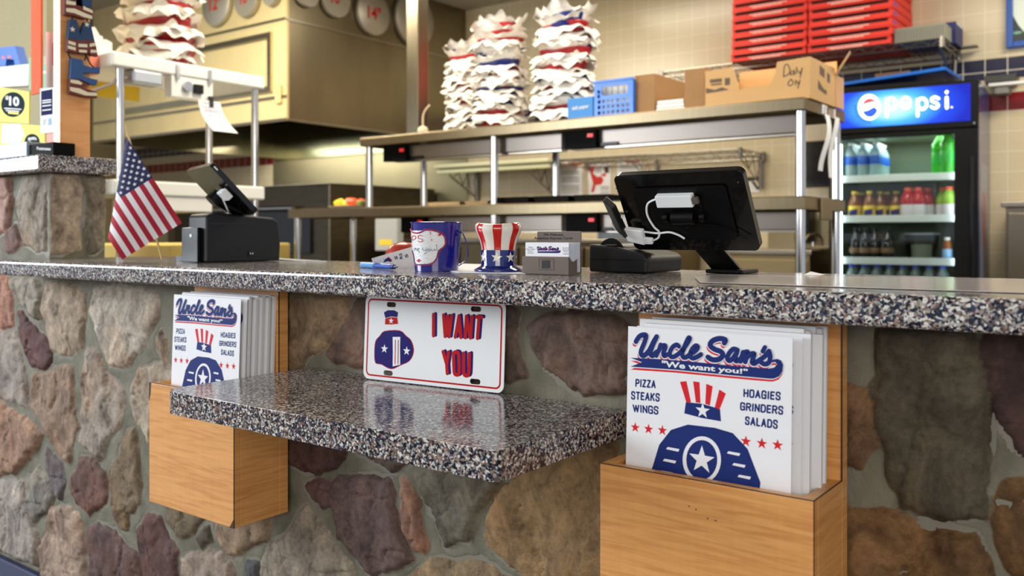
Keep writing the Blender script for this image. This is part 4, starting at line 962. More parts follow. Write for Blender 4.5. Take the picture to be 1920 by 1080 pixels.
def cloth(s, w, k=0):
    q = A0 + Fv * s + Hv * w
    sd = (q - A0).x * DL.y - (q - A0).y * DL.x          # signed distance to the fold line, negative = beyond it
    dep = ft - .012 + .006 * math.sin(s * 5 + w * 4) + .004 * math.sin(9 * s - 3 * w)
    if sd < 0:
        q = q + Vector((-DL.y, DL.x)) * (2 * sd * .80) * -1 if False else q - Vector((DL.y, -DL.x)) * (1.75 * sd); dep += .010 + min(.016, -sd * .0008)
    else: dep += .010 * math.exp(-sd / 8)
    p = PT(q.x, q.y, dep); return p + (O - p).normalized() * (.0007 * k)
mb = MB(); NS_, NW = 40, 52
for j in range(NW):
    for i in range(NS_):
        s0, s1, w0, w1 = i / NS_, (i + 1) / NS_, j / NW, (j + 1) / NW
        st = min(12, int((w0 + w1) / 2 * 13)); can = (s0 + s1) / 2 < .465 and st < 7
        mb.v += [cloth(s0, w0), cloth(s1, w0), cloth(s1, w1), cloth(s0, w1)]; b = len(mb.v) - 4; mb.f.append([b, b + 1, b + 2, b + 3]); mb.m.append(2 if can else (1 if st % 2 == 0 else 0))
fo = mb.build('cloth', [FW_, FR_, FN_], flag, fix=False)
bm = bmesh.new(); bm.from_mesh(fo.data); bmesh.ops.remove_doubles(bm, verts=bm.verts, dist=1e-5); bm.to_mesh(fo.data); bm.free()
fo.data.polygons.foreach_set('use_smooth', [True] * len(fo.data.polygons))
su = Vector((Fv.x, -Fv.y)).normalized()
stars = 0; mb = MB()
for a in range(11):
    for b in range(9):
        if (a + b) % 2: continue
        s, w_ = .03 + a * .0405, .035 + b * .058
        if w_ > 1.33 * s - .03: continue
        p = cloth(s, w_, 1); e1 = (cloth(s + .02, w_, 1) - cloth(s - .02, w_, 1)).normalized(); e2 = (cloth(s, w_ - .02, 1) - cloth(s, w_ + .02, 1)).normalized()
        mb = MB(); mb.prism(star_pts(p, e1, e2, .0052), (0, 0, 0)); mb.build('white_star', FW_, flag, fix=False)

# ------------------------------------------------------------------ left wooden post with hanging letters, cards on the pillar cap
CAPT = CZ + .192
mb = MB(); mb.box(-2.236, -2.200, 1.085, 1.160, CAPT + .0005, CEIL - .001)
tag(mb.build('wooden_post', POSTWOOD, bevel=.002), 'orange maple post standing on the short stone pillar cap', 'post')
LBL = mat('letter_blue', (52, 76, 112), .75, spec=.2, var=.12, scale=60); LRD = mat('letter_maroon', (118, 64, 60), .8, spec=.2, var=.1, scale=60); LCR = mat('letter_cream', (236, 226, 196), .7); LBL2 = mat('letter_deep_blue', (40, 84, 140), .6, var=.1, scale=60)
XL = -2.181
def lp(x, y, k=0): p = PX(x, y, XL); p.x += k; return p
welcome = thing('letter_sign', 'hanging wooden letters painted in blue with cream stripes, on the maple post', 'sign', tuple(lp(153, 184)))
def letter(polys_blue, polys_stripe, creams, blue, holes=()):
    mb = MB()
    for P in polys_blue: mb.prism([[lp(x, y) for x, y in P]] + [[lp(x, y) for x, y in h] for h in holes], (-.012, 0, 0), 0)
    for P in polys_stripe: mb.prism([lp(x, y) for x, y in P], (-.012, 0, 0), 1)
    for P in creams: mb.prism([lp(x, y, .0004) for x, y in P], (-.0006, 0, 0), 2)
    return mb, [blue, LRD, LCR]
a_ = letter([pts('124,-40 172,-40 173,14 152,12 155,14 143,2 123,-2')], [pts('122,-2 143,1 156,13 174,18 174,34 158,36 140,30 121,27')], [pts('124,0 142,4 142,10 124,8'), pts('124,15 140,16 158,24 173,30 173,36 157,32 140,25 124,22'), pts('156,11 174,20 174,25 156,18')], LBL, [pts('143,-30 155,-30 155,12 143,10')])
a_[0].build('wooden_letter', a_[1], welcome, bevel=.001)
a_ = letter([pts('131,36 144,37 151,66 158,41 170,42 178,79 166,75 150,76 128,72')], [pts('127,72 150,76 166,75 179,79 184,106 172,104 166,98 164,101 149,100 146,96 145,100 126,96')], [pts('128,76 142,80 142,86 128,82'), pts('127,85 142,89 142,95 127,91'), pts('147,82 164,83 164,89 147,88'), pts('148,93 163,94 163,99 148,98'), pts('168,82 179,80 180,86 168,88'), pts('170,93 182,94 183,99 170,99')], LBL)
a_[0].build('wooden_letter', a_[1], welcome, bevel=.001)
a_ = letter([pts('134,108 155,112 157,122 172,126 188,126 187,138 156,136 156,142 170,147 183,150 181,160 165,158 150,150 132,147')], [pts('131,147 150,148 170,158 155,164 183,173 182,184 155,181 130,175')], [pts('132,149 147,151 155,156 152,159 132,155'), pts('131,163 150,166 165,173 182,174 182,180 160,179 131,170')], LBL2)
a_[0].build('wooden_letter', a_[1], welcome, bevel=.001)
for x, y in ((136, 55), (163, 46)):
    mb = MB(); mb.prism(star_pts(lp(x, y, .0004), (0, 1, 0), (0, 0, 1), .0075), (-.0006, 0, 0)); mb.build('cream_star', LCR, welcome)
for P in (((137, 27), (137, 37)), ((165, 34), (165, 43)), ((129, 96), (131, 104), (134, 109)), ((165, 99), (162, 107), (160, 113)), ((160, 100), (166, 110), (172, 121), (178, 126))):
    mb = MB(); mb.tube([lp(x, y, -.004) for x, y in P], .0018, 6, smooth=3); mb.build('hanging_wire', RUBBER, welcome)
YEL = mat('yellow_card', (222, 208, 40), .6); GRN = mat('green_card', (20, 150, 66), .5); TEALC = mat('dark_teal_disc', (12, 34, 46), .8, spec=.1); NVC = mat('navy_card', (18, 26, 76), .8, spec=.1); WHC = mat('white_card', (222, 222, 220), .6); ORC = mat('orange_card', (220, 92, 44), .5)
def cardpoly(name, label, cat, P, Y, m, th=.003, grp=None, extra=()):
    r = thing(name, label, cat, tuple(PY(P[0][0], P[0][1], Y)), 0, grp)
    mb = MB(); mb.prism([PY(x, y, Y) for x, y in P], (0, th, 0)); mb.build('card', m, r)
    for nm, Q, mm in extra:
        mb = MB(); mb.prism([PY(x, y, Y - .0006) for x, y in Q], (0, .0005, 0)); mb.build(nm, mm, r)
    return r
def disc_px(cx, cy, rx, ry, n=28): return [(cx + rx * math.cos(2 * math.pi * i / n), cy + ry * math.sin(2 * math.pi * i / n)) for i in range(n)]
y1 = cardpoly('gift_card_sign', 'yellow sign with a dark disc reading ten dollars, at far left', 'sign', pts('-20,160 55,172 54,232 -20,226'), 1.135, YEL, extra=(('dark_disc', disc_px(24, 196, 22, 23.5), TEALC),))
mb = MB(); f = lambda *q: [PY(x, y, 1.1336) for x, y in q]
text_fit(mb, '10', *f((17, 198), (36, 199.5), (36, 182), (17, 180)), bold=.04); text_fit(mb, '$', *f((10, 187), (16, 188), (16, 179.5), (10, 179)), bold=.03)
for yy, a, b in ((202, 8, 40), (206, 11, 36)): mb.prism(f((a, yy), (b, yy + 2), (b, yy + 4), (a, yy + 2)), (0, 0, 0))
mb.build('lettering', WHC, y1, fix=False); mb = MB(); mb.prism(f((15, 209), (35, 211), (35, 215), (15, 213)), (0, 0, 0)); mb.build('yellow_line', YEL, y1, fix=False)
y2 = cardpoly('gift_card_sign', 'yellow gift card sign with a white slip, standing lowest at far left', 'sign', pts('-20,228 83,236 84,290 -20,292'), 1.118, YEL, extra=(('dark_disc', [q for q in disc_px(60, 266, 14, 15)], TEALC), ('white_slip', pts('4,233 38,232 46,252 37,270 2,268'), WHC)))
mb = MB(); text_fit(mb, 'gift', *[PY(x, y, 1.1172) for x, y in ((52, 263), (69, 264.5), (69, 257), (52, 256))], bold=.03); mb.build('lettering', WHC, y2, fix=False)
cardpoly('gift_card_pack', 'green gift card pack behind the salmon reflection strip at far left', 'card', pts('54,108 96,104 96,170 54,172'), 1.165, GRN, extra=(('orange_square', pts('84,108 93,107 93,119 84,121'), ORC), ('pale_line', pts('72,134 94,132 94,137 72,139'), WHC)))
cardpoly('gift_card_pack', 'white card pack with a red strip beside the maple post', 'card', pts('86,60 104,60 104,166 86,168'), 1.150, WHC, extra=(('red_strip', pts('98,80 103,79 103,122 98,123'), SCARLET),))
gc = cardpoly('gift_card_pack', 'navy and white gift card hanging low beside the maple post', 'card', pts('75,166 101,164 103,248 76,250'), 1.108, WHC, extra=(('navy_panel', pts('77,171 98,167 98,214 77,217'), NVC), ('blue_mark', pts('90,222 96,221 96,234 90,235'), mat('sky_mark', (50, 110, 200), .5)), ('grey_mark', pts('80,224 85,223 85,234 80,235'), mat('grey_mark', (120, 150, 150), .5))))
mb = MB()
for yy in (188, 192, 198, 206): mb.prism([PY(x, y, 1.1072) for x, y in ((79, yy), (96, yy - 2), (96, yy), (79, yy + 2.2))], (0, 0, 0))
mb.build('pale_lines', WHC, gc, fix=False)
cardpoly('gift_card_pack', 'small orange card low beside the maple post', 'card', pts('88,250 103,247 103,266 88,268'), 1.112, ORC)
cardpoly('gift_card_pack', 'blue toy-like gift box high on the rack at far left', 'box', pts('-20,92 28,86 38,122 28,124 26,112 12,110 10,124 -20,122'), 1.45, mat('royal_blue', (36, 96, 190), .5), .03, extra=(('orange_dot', disc_px(6, 108, 3, 3, 12), ORC), ('orange_dot', disc_px(17, 107, 3, 3, 12), ORC)))
cardpoly('display_tray', 'pale plastic display tray below the blue gift box at far left', 'tray', pts('-20,128 54,120 52,160 -20,164'), 1.40, WPLAST, .04)
bb = thing('black_box', 'small black box with pale lettering on the pillar cap', 'box', tuple(PY(75, 293, 1.06)))
p0, p1 = PY(51, 290, 1.052), PY(100, 266, 1.052)
mb = MB(); mb.box(p0.x, p1.x, 1.052, 1.105, CAPT + .0006, p1.z); mb.build('carton', MATTEB, bb, bevel=.001)
mb = MB(); text_fit(mb, 'Postmates', *[PY(x, y, 1.0515) for x, y in ((69, 281), (95, 282), (95, 276), (69, 275))], bold=.02); mb.build('lettering', WHC, bb, fix=False)
p0, p1 = PY(-20, 294, 1.045), PY(50, 265, 1.045)
mb = MB(); mb.box(p0.x, p1.x, 1.045, 1.105, CAPT + .0006, p1.z); tag(mb.build('grey_box', mat('blue_grey_card', (150, 172, 188), .4), bevel=.002), 'blue-grey box on the pillar cap beside the small black box', 'box')
p0, p1 = PY(62, 0, 1.128), PY(81, 0, 1.128)
mb = MB(); mb.box(p0.x, p1.x, 1.122, 1.128, PY(70, 176, 1.125).z, CEIL - .001); tag(mb.build('post_reflection', mat('salmon_reflection', (236, 112, 78), .8, spec=.1), bevel=.001), 'salmon upright strip left of the maple post, its reflection built solid', 'strip')  # solid strip added for the post's reflection in glass
PANM = mat('tan_panel', (150, 138, 100), .6, var=.05, scale=8)
bp = thing('partition_panel', 'tan partition panel with faint pale stars behind the cards at far left', 'partition', (-3.9, 1.75, 0))
mb = MB(); mb.box(-4.8, -3.60, 1.72, 1.75, 0, CEIL - .002); mb.build('panel', PANM, bp)
mb = MB()
for i in range(4):
    for j in range(5):
        p = PY(4 + i * 14 + (j % 2) * 7, -10 + j * 15, 1.7194); mb.prism(star_pts(p, (1, 0, 0), (0, 0, 1), .009), (0, 0, 0))
mb.build('star_print', mat('pale_tan', (168, 156, 120), .6), bp, fix=False)
mb = MB(); mb.box(-3.60, -3.555, 1.70, 1.77, 0, CEIL - .002); mb.build('edge_frame', mat('olive_frame', (150, 140, 100), .5), bp)

# ------------------------------------------------------------------ stainless pass-through shelf unit
YF, YR = 3.30, 3.80
ZS1 = PY(1510, 181, YF).z; ZS2 = CZ + .1445
XL1, XR1, XL2 = -3.488, -1.126, -4.076
unit = thing('pass_shelf', 'long two-tier stainless pass-through shelf on round posts in the kitchen', 'shelf', (-2.4, 3.55, 0))
def tray_shelf(nm, x0, x1, z, h):
    mb = MB(); mb.box(x0, x1, YF, YR, z - .004, z); mb.box(x0, x1, YF, YF + .004, z - h, z - .004); mb.box(x0, x1, YR - .004, YR, z - h, z - .004)
    mb.box(x0, x0 + .004, YF + .004, YR - .004, z - h, z - .004); mb.box(x1 - .004, x1, YF + .004, YR - .004, z - h, z - .004); mb.build(nm, STEELD, unit, bevel=.004)
tray_shelf('upper_shelf', XL1, XR1, ZS1, .046); tray_shelf('lower_shelf', XL2, XR1, ZS2, .050)
for x, y, z0, z1 in ((-3.455, YF + .035, ZS2, ZS1 - .006), (-2.612, YF + .035, ZS2, ZS1 - .006), (-1.152, YF + .035, ZS2, ZS1 - .006), (-3.455, YR - .04, ZS2, ZS1 - .006), (-2.55, YR - .04, ZS2, ZS1 - .006), (-1.152, YR - .04, ZS2, ZS1 - .006),
                     (-4.035, YF + .035, 0, ZS2 - .006), (-2.612, YF + .035, 0, ZS2 - .006), (-1.152, YF + .035, 0, ZS2 - .006), (-3.30, YR - .04, 0, ZS2 - .006), (-1.152, YR - .04, 0, ZS2 - .006), (-4.035, YR - .04, 0, ZS2 - .006)):
    mb = MB(); mb.cyl((x, y, z0), (x, y, z1), .019, n=20); mb.build('post', CHROME, unit, smooth=True)
SWR = mat('red_switch', (220, 40, 40), .4, emit=.6)
def heat_lamp(label, x0, x1, z, xs):
    r = thing('heat_lamp', label, 'heat lamp', ((x0 + x1) / 2, YF + .11, z - .07), 0, 'strip heat lamps under the pass shelf')
    mb = MB(); mb.box(x0, x1, YF + .075, YF + .145, z - .075, z - .002); mb.build('housing', LAMPG, r, bevel=.004)
    mb = MB(); mb.box(x0 + .01, x1 - .01, YF + .085, YF + .135, z - .083, z - .0755); mb.build('element_guard', STEEL, r)
    mb = MB(); mb.box(xs, xs + .165, YF + .045, YF + .0745, z - .082, z - .002); cb = mb.build('control_box', MATTEB, r, bevel=.003)
    mb = MB(); mb.box(xs + .122, xs + .150, YF + .041, YF + .0448, z - .035, z - .020); mb.build('red_switch', SWR, r)
    mb = MB(); mb.box(xs + .166, xs + .26, YF + .066, YF + .0745, z - .075, z - .060); mb.build('dark_plate', BLACKP, r)
xq = lambda px: PY(px, 300, YF + .06).x
heat_lamp('strip heat lamp under the upper pass shelf, its left half', xq(728), xq(1050), ZS1 - .048, xq(722)); heat_lamp('strip heat lamp under the upper pass shelf, its right half', xq(1062), xq(1496), ZS1 - .048, xq(1062))
heat_lamp('strip heat lamp under the lower pass shelf, its left half', xq(760), xq(1050), ZS2 - .052, xq(755)); heat_lamp('strip heat lamp under the lower pass shelf, its right half', xq(1064), xq(1496), ZS2 - .052, xq(1064))
mb = MB(); px_, py_ = PY(771, 200, 3.70), PY(804, 200, 3.70)
mb.box(px_.x, px_.x + .088, 3.66, 3.748, ZS1 + .0005, CEIL - .001); tag(mb.build('chase_post', make_steel('polished_chase', (178, 166, 140), .22, (6, 6, 1), .12), bevel=.004), 'square stainless service post rising from the pass shelf to the ceiling', 'post')
sb = PY(793, 245, 3.45); SQ = mat('cream_plastic', (226, 208, 170), .35)
bt = thing('squeeze_bottle', 'small cream squeeze bottle with a bent spout by the square steel post', 'bottle', (sb.x, 3.45, ZS1))
mb = MB(); mb.lathe([(.026, .0005), (.028, .005), (.028, .035), (.022, .048), (.009, .055), (.0001, .056)], (sb.x, 3.45, ZS1), 20); mb.build('body', SQ, bt, smooth=True)
mb = MB(); mb.tube([(sb.x, 3.45, ZS1 + .054), (sb.x, 3.45, ZS1 + .10), (sb.x + .012, 3.45, ZS1 + .13), (sb.x + .045, 3.45, ZS1 + .16)], .0045, 8, smooth=5); mb.build('spout', SQ, bt, smooth=True)
mb = MB(); mb.lathe([(.0285, .008), (.0288, .009), (.0288, .022), (.0285, .023)], (sb.x, 3.45, ZS1), 20); mb.build('blue_label', mat('label_blue', (60, 80, 160), .5), bt, smooth=True)

# ------------------------------------------------------------------ stacks of paper-lined baskets
TISS = mat('tissue_paper', (240, 234, 222), .8); BRED = mat('basket_red', (168, 26, 34), .35); BBLU = mat('basket_blue', (22, 36, 110), .35); DOTM = mat('slot_white', (214, 190, 190), .6)
def basket(col, seed, fl=1.0, lift=0.0):
    rg = random.Random(seed); mb = MB()
    mb.lathe([(.0001, .002), (.080, .002), (.086, 0), (.092, .010), (.108, .036), (.112, .038), (.113, .034), (.096, .008), (.088, -.0015), (.0001, -.001)], (0, 0, 0), 36, sx=1.0, sy=.72)
    tb = MB(); ph = [rg.uniform(0, 6.28) for _ in range(6)]; N = 22
    def f(a, b):
        x, y = (a - .5) * 2, (b - .5) * 2
        r = math.hypot(x, y); an = math.atan2(y, x)
        sq = max(abs(x), abs(y)); ruf = math.sin(5 * an + ph[0]) * .6 + math.sin(9 * an + ph[1]) * .5 + math.sin(14 * an + ph[2]) * .4
        rr = sq / .74
        if rr < 1: R_ = .104 * rr; z = .004 + .032 * rr ** 3
        else:
            q = (rr - 1) / .351; tri = lambda v: 2 * abs(((v / 6.283) % 1) * 2 - 1) - 1; t1, t2 = tri(6 * an + ph[0]) * .6 + tri(11 * an + ph[1]) * .5, tri(5 * an + ph[2]) * .7 + tri(13 * an + ph[3]) * .5; cor = max(0, 1 - abs(abs(x) - abs(y)) * 2.2)
            R_ = .108 + q * (.022 + .012 * t1 + .024 * cor) * fl; z = .036 + (.010 + lift) * q - q * q * (.036 - lift * .5 + .008 * math.sin(3 * an + ph[4])) + q * .015 * t2
        ex = math.cos(an), math.sin(an)
        return (R_ * ex[0] * 1.0, R_ * ex[1] * .82, z)
    tb.grid(f, N, N); return mb, tb
BK = {}
for nm, m in (('red', BRED), ('blue', BBLU)):
    for v in range(5):
        r = thing('paper_lined_basket', 'basket', 'basket', (0, 0, 0)); a, b = basket(m, 17 * v + len(nm), 1.0 if v < 3 else .85, 0 if v < 3 else .030); a.build('basket_tray', m, r, smooth=True)
        b.build('paper_liner', TISS, r, fix=False); BK[nm, v] = [r, False]
def stack(cx, cy, z0, n, pitch, seq, where, grp, sc=1.0, lean=(0, 0), op=0.0):
    rg = random.Random(int(cx * 1000))
    for i in range(n):
        c = seq[i % len(seq)]; k = BK[c, rg.choice((3, 4)) if rg.random() < op or i >= n - 2 else rg.randrange(3)]; rz = rg.uniform(-.5, .5) + (math.pi if rg.random() < .5 else 0)
        loc = (cx + rg.uniform(-.008, .008) + lean[0] * i, cy + rg.uniform(-.008, .008) + lean[1] * i, z0 + .0015 * sc + pitch * i + (.006 if i == 0 else 0))
        lab = '%s paper-lined %s basket from the bottom of the %s' % (ORD[i] if i else 'first', c, where)
        if not k[1]: o = k[0]; k[1] = True; o.location = loc; o.rotation_euler = (0, 0, rz); o['label'] = lab; o['group'] = grp
        else: o = dup(k[0], loc, rz, lab, grp)
        o.scale = (sc, sc, sc * (1.5 if i == n - 1 else 1.2 if i == n - 2 else rg.uniform(.9, 1.15)))
YK = 3.52; xk = lambda px: PY(px, 200, YK).x
stack(xk(872), YK + .05, ZS1, 18, .0225, ['red', 'red', 'blue'], 'left stack on the steel pass shelf', 'baskets stacked on the pass shelf', 1.06)
stack(xk(955), YK - .08, ZS1, 20, .0232, ['red', 'red', 'red', 'red', 'blue', 'red', 'blue', 'blue'], 'middle stack on the steel pass shelf', 'baskets stacked on the pass shelf', 1.04, op=.55)
stack(xk(1058), YK - .02, ZS1, 20, .0232, ['blue', 'blue', 'red', 'red', 'red', 'blue', 'red'], 'right stack on the steel pass shelf', 'baskets stacked on the pass shelf', 1.16, (.0012, 0), op=.22)
# blue carton, perforated blue bin, cartons
BLUC = mat('sky_blue_carton', (16, 118, 190), .45); BLUB = mat('bright_blue_plastic', (10, 104, 205), .3)
def fx(px, Y): return PY(px, 200, Y).x
Yb = 3.34; x0, x1 = fx(1064, Yb), fx(1112, Yb)
dc = thing('paper_carton', 'small sky blue paper carton in front of the right basket stack', 'carton', ((x0 + x1) / 2, Yb, ZS1))
mb = MB(); mb.box(x0, x1, Yb, Yb + .10, ZS1 + .0005, ZS1 + .095); mb.build('carton', BLUC, dc, bevel=.002)
mb = MB(); text_fit(mb, 'deli paper', *[Vector((x0 + (x1 - x0) * a, Yb - .0008, ZS1 + b)) for a, b in ((.18, .038), (.84, .042), (.84, .062), (.18, .058))], bold=.02); mb.build('lettering', WHC, dc, fix=False)
x0, x1 = fx(1114, Yb), fx(1187, Yb); h = .150
pb = thing('perforated_bin', 'bright blue plastic bin with square holes and a wide handle slot', 'bin', ((x0 + x1) / 2, Yb, ZS1))
u, v = Vector((1, 0, 0)), Vector((0, 0, 1)); W_ = x1 - x0
hol = [rrect(Vector((x0 + W_ * .53, Yb, ZS1 + h * .74)), u, v, W_ * .34, h * .13, .012)]
for j in range(3):
    for i in range(7): hol.append(rrect(Vector((x0 + W_ * (.13 + .122 * i), Yb, ZS1 + h * (.12 + .16 * j))), u, v, .0072, .0078, .002, 2))
for j in range(2): hol.append(rrect(Vector((x0 + W_ * .12, Yb, ZS1 + h * (.60 + .13 * j))), u, v, .0072, .0078, .002, 2))
mb = MB(); mb.prism([[Vector((x0, Yb, ZS1 + .0006)), Vector((x1, Yb, ZS1 + .0006)), Vector((x1, Yb, ZS1 + h)), Vector((x0, Yb, ZS1 + h))]] + hol, (0, .003, 0)); mb.build('front_panel', BLUB, pb)
mb = MB(); mb.box(x0, x0 + .003, Yb + .003, Yb + .22, ZS1 + .0006, ZS1 + h); mb.build('side_panel', BLUB, pb); mb = MB(); mb.box(x1 - .003, x1, Yb + .003, Yb + .22, ZS1 + .0006, ZS1 + h); mb.build('side_panel', BLUB, pb)
mb = MB(); mb.box(x0 + .003, x1 - .003, Yb + .217, Yb + .22, ZS1 + .0006, ZS1 + h); mb.build('back_panel', BLUB, pb); mb = MB(); mb.box(x0 + .003, x1 - .003, Yb + .003, Yb + .217, ZS1 + .0006, ZS1 + .004); mb.build('bottom', BLUB, pb)
mb = MB(); mb.box(x0 - .004, x1 + .004, Yb - .004, Yb + .003, ZS1 + h, ZS1 + h + .008); mb.build('rim', BLUB, pb)
mb = MB(); 
for k in range(5): mb.box(x0 + .015 + .03 * k, x0 + .04 + .03 * k, Yb + .03, Yb + .20, ZS1 + .0045, ZS1 + h - .012)
tag(mb.build('sleeve_bundle', mat('grey_sleeves', (196, 196, 190), .5)), 'bundle of pale sleeves standing inside the blue perforated bin', 'bundle')
def open_box(label, px0, px1, Y, dp, h, m, grp=None, name='cardboard_box'):
    x0, x1 = fx(px0, Y), fx(px1, Y); r = thing(name, label, 'box', ((x0 + x1) / 2, Y + dp / 2, ZS1), 0, grp); z0 = ZS1 + .0006; t = .004
    for nm, a in (('front_wall', (x0, x1, Y, Y + t, z0, z0 + h)), ('back_wall', (x0, x1, Y + dp - t, Y + dp, z0, z0 + h)), ('side_wall', (x0, x0 + t, Y + t, Y + dp - t, z0, z0 + h)), ('side_wall', (x1 - t, x1, Y + t, Y + dp - t, z0, z0 + h)), ('bottom', (x0 + t, x1 - t, Y + t, Y + dp - t, z0, z0 + t))):
        mb = MB(); mb.box(*a); mb.build(nm, m, r)
    return r
open_box('narrow brown cardboard box right beside the blue perforated bin', 1190, 1227, 3.36, .30, .165, CARDD)
open_box('brown cardboard box with open top left of the torn tray box', 1284, 1321, 3.36, .34, .165, CARDD)
x0, x1 = fx(1230, 3.36), fx(1283, 3.36)
for i in range(3):
    mb = MB(); mb.box(x0 + .003 * i, x1 - .002 * i, 3.36, 3.60, ZS1 + .0006 + .016 * i, ZS1 + .0155 + .016 * i); tag(mb.build('white_carton', WHC, bevel=.002), '%s flat white carton between the two brown boxes' % ('lowest', 'middle', 'topmost')[i], 'carton', 'flat white cartons on the pass shelf')
x0b, x1b = fx(1234, 3.64), fx(1292, 3.64); mb = MB(); mb.box(x0b, x1b, 3.63, 3.78, ZS1 + .0006, ZS1 + .10); tag(mb.build('cardboard_carton', CARD, bevel=.002), 'light brown closed carton behind the flat white cartons', 'carton')
# torn produce tray box
Y = 3.345; x0, x1 = fx(1322, Y), PY(1519, 150, Y).x; h = .155; z0 = ZS1 + .0006; tb_ = thing('torn_tray_box', 'tan cardboard tray box with a torn-out front and scribbled marking', 'box', ((x0 + x1) / 2, Y, ZS1))
W_ = x1 - x0; L = lambda a, b: Vector((x0 + W_ * a, Y, z0 + h * b))
mb = MB(); mb.prism([L(*q) for q in ((0, 0), (1, 0), (1, 1), (.70, .96), (.68, .66), (.645, .48), (.62, .40), (.37, .40), (.335, .33), (.33, .48), (.28, .92), (.27, .97), (0, .93))], (0, .005, 0)); mb.build('front_wall', CARD, tb_)
mb = MB(); mb.box(x0, x0 + .005, Y + .005, Y + .34, z0, z0 + h * .95); mb.build('side_wall', CARD, tb_)
mb = MB(); mb.box(x1 - .005, x1, Y + .005, Y + .30, z0, z0 + h); mb.build('side_wall', CARD, tb_)
mb = MB(); mb.box(x0 + .005, x1 - .005, Y + .335, Y + .34, z0, z0 + h * 1.22); mb.build('back_wall', CARD, tb_); mb = MB(); mb.box(x0 + .005, x1 - .005, Y + .005, Y + .335, z0, z0 + .005); mb.build('bottom', CARD, tb_)
mb = MB(); p = Vector((x1, Y + .30, z0 + h * .80)); mb.obox(p, (.07, -.03, .085), (-.03, .10, .01), (-.004, 0, .003)); mb.build('raised_flap', CARD, tb_)
mb = MB(); p = Vector((x1, Y + .31, z0)); mb.box(x1 - .004, x1 + .004, Y + .302, Y + .40, z0, z0 + h * .82); mb.build('end_flap', mat('printed_card', (206, 160, 120), .7), tb_)
mb = MB(); nv = Vector((0, -1, 0))
for s in ('.76,.58 .77,.84 .80,.86 .82,.70 .79,.60 .76,.60', '.84,.70 .82,.62 .85,.62 .855,.72 .86,.60', '.88,.78 .875,.62', '.89,.70 .91,.62 .93,.74', '.93,.74 .91,.52', '.83,.50 .80,.40 .82,.34 .85,.40 .83,.50', '.87,.46 .87,.34', '.88,.44 .90,.36 .91,.46 .89,.26'):
    ribbon(mb, [Vector((x0 + W_ * a, Y - .0006, z0 + h * b)) for a, b in pts(s)], .0035, nv, k=4)
mb.build('scribble', BLACKINK, tb_, fix=False)
mb = MB(); mb.prism([L(.01, .36) - Vector((0, .0006, 0)), L(.24, .40) - Vector((0, .0006, 0)), L(.17, .48) - Vector((0, .0006, 0)), L(.10, .43) - Vector((0, .0006, 0)), L(.01, .50) - Vector((0, .0006, 0))], (0, 0, 0))
for a, b, c, d in ((.05, .17, .62, .71), (.06, .17, .55, .59), (.20, .25, .52, .70)): mb.prism([L(a, c) - Vector((0, .0006, 0)), L(b, c) - Vector((0, .0006, 0)), L(b, d) - Vector((0, .0006, 0)), L(a, d) - Vector((0, .0006, 0))], (0, 0, 0))
S = lambda a, b: Vector((x1 + .0006, Y + .30 * a, z0 + h * b))
mb.build('printed_mark', mat('faded_ink', (88, 74, 56), .7), tb_, fix=False); mb = MB(); mb.prism([S(.30, .30), S(.62, .22), S(.66, .32), S(.50, .36), S(.30, .52)], (0, 0, 0)); mb.build('printed_mark', mat('faded_ink', (88, 74, 56), .7), tb_, fix=False); mb = MB(); mb.prism([S(.36, .68), S(.56, .62), S(.56, .84), S(.36, .90)], (0, 0, 0)); mb.build('printed_mark', mat('faded_ink', (88, 74, 56), .7), tb_, fix=False); mb = MB(); mb.prism([S(.66, .58), S(.78, .54), S(.78, .76), S(.66, .80)], (0, 0, 0))
mb.build('printed_mark', mat('faded_ink', (88, 74, 56), .7), tb_, fix=False)
# order tickets on the shelf's right end
TICK = mat('ticket_paper', (238, 240, 240), .6)
def ticket(label, yy, z1, w_, ln, sway, ph, grp):
    r = thing('order_ticket', label, 'ticket', (XR1 + .012, yy, z1 - ln), 0, grp)
    mb = MB(); mb.grid(lambda a, b: (XR1 + .010 + sway * math.sin(ph + 3.4 * b), yy + w_ * (a - .5) + .028 * math.sin(ph * 2 + 4.5 * b), z1 - ln * b), 2, 16); mb.build('paper', TICK, r, smooth=True, fix=False)
    mb = MB(); mb.box(XR1 + .0006, XR1 + .014, yy - .007 + .028 * math.sin(ph * 2), yy + .007 + .028 * math.sin(ph * 2), z1 - .012, z1 + .035); mb.build('clip', CHROME, r, bevel=.001)
ticket('curling order ticket, front one of two clipped on the pass shelf end', YF + .20, ZS1 - .045, .055, .22, .012, .4, 'order tickets'); ticket('curling order ticket, rear one of two clipped on the pass shelf end', YF + .31, ZS1 - .045, .055, .24, .012, 1.2, 'order tickets')
mb = MB(); mb.box(XR1 + .0006, XR1 + .005, YF + .195, YF + .25, ZS1 - .042, ZS1 - .006); tag(mb.build('shelf_tag', TICK), 'white tag on the right end of the upper pass shelf', 'tag')
mb = MB(); mb.box(XR1 + .0006, XR1 + .012, YF + .17, YF + .30, ZS2 - .088, ZS2 - .004); tag(mb.build('ticket_bracket', STEELD, bevel=.003), 'steel bracket plate on the right end of the lower pass shelf', 'bracket')
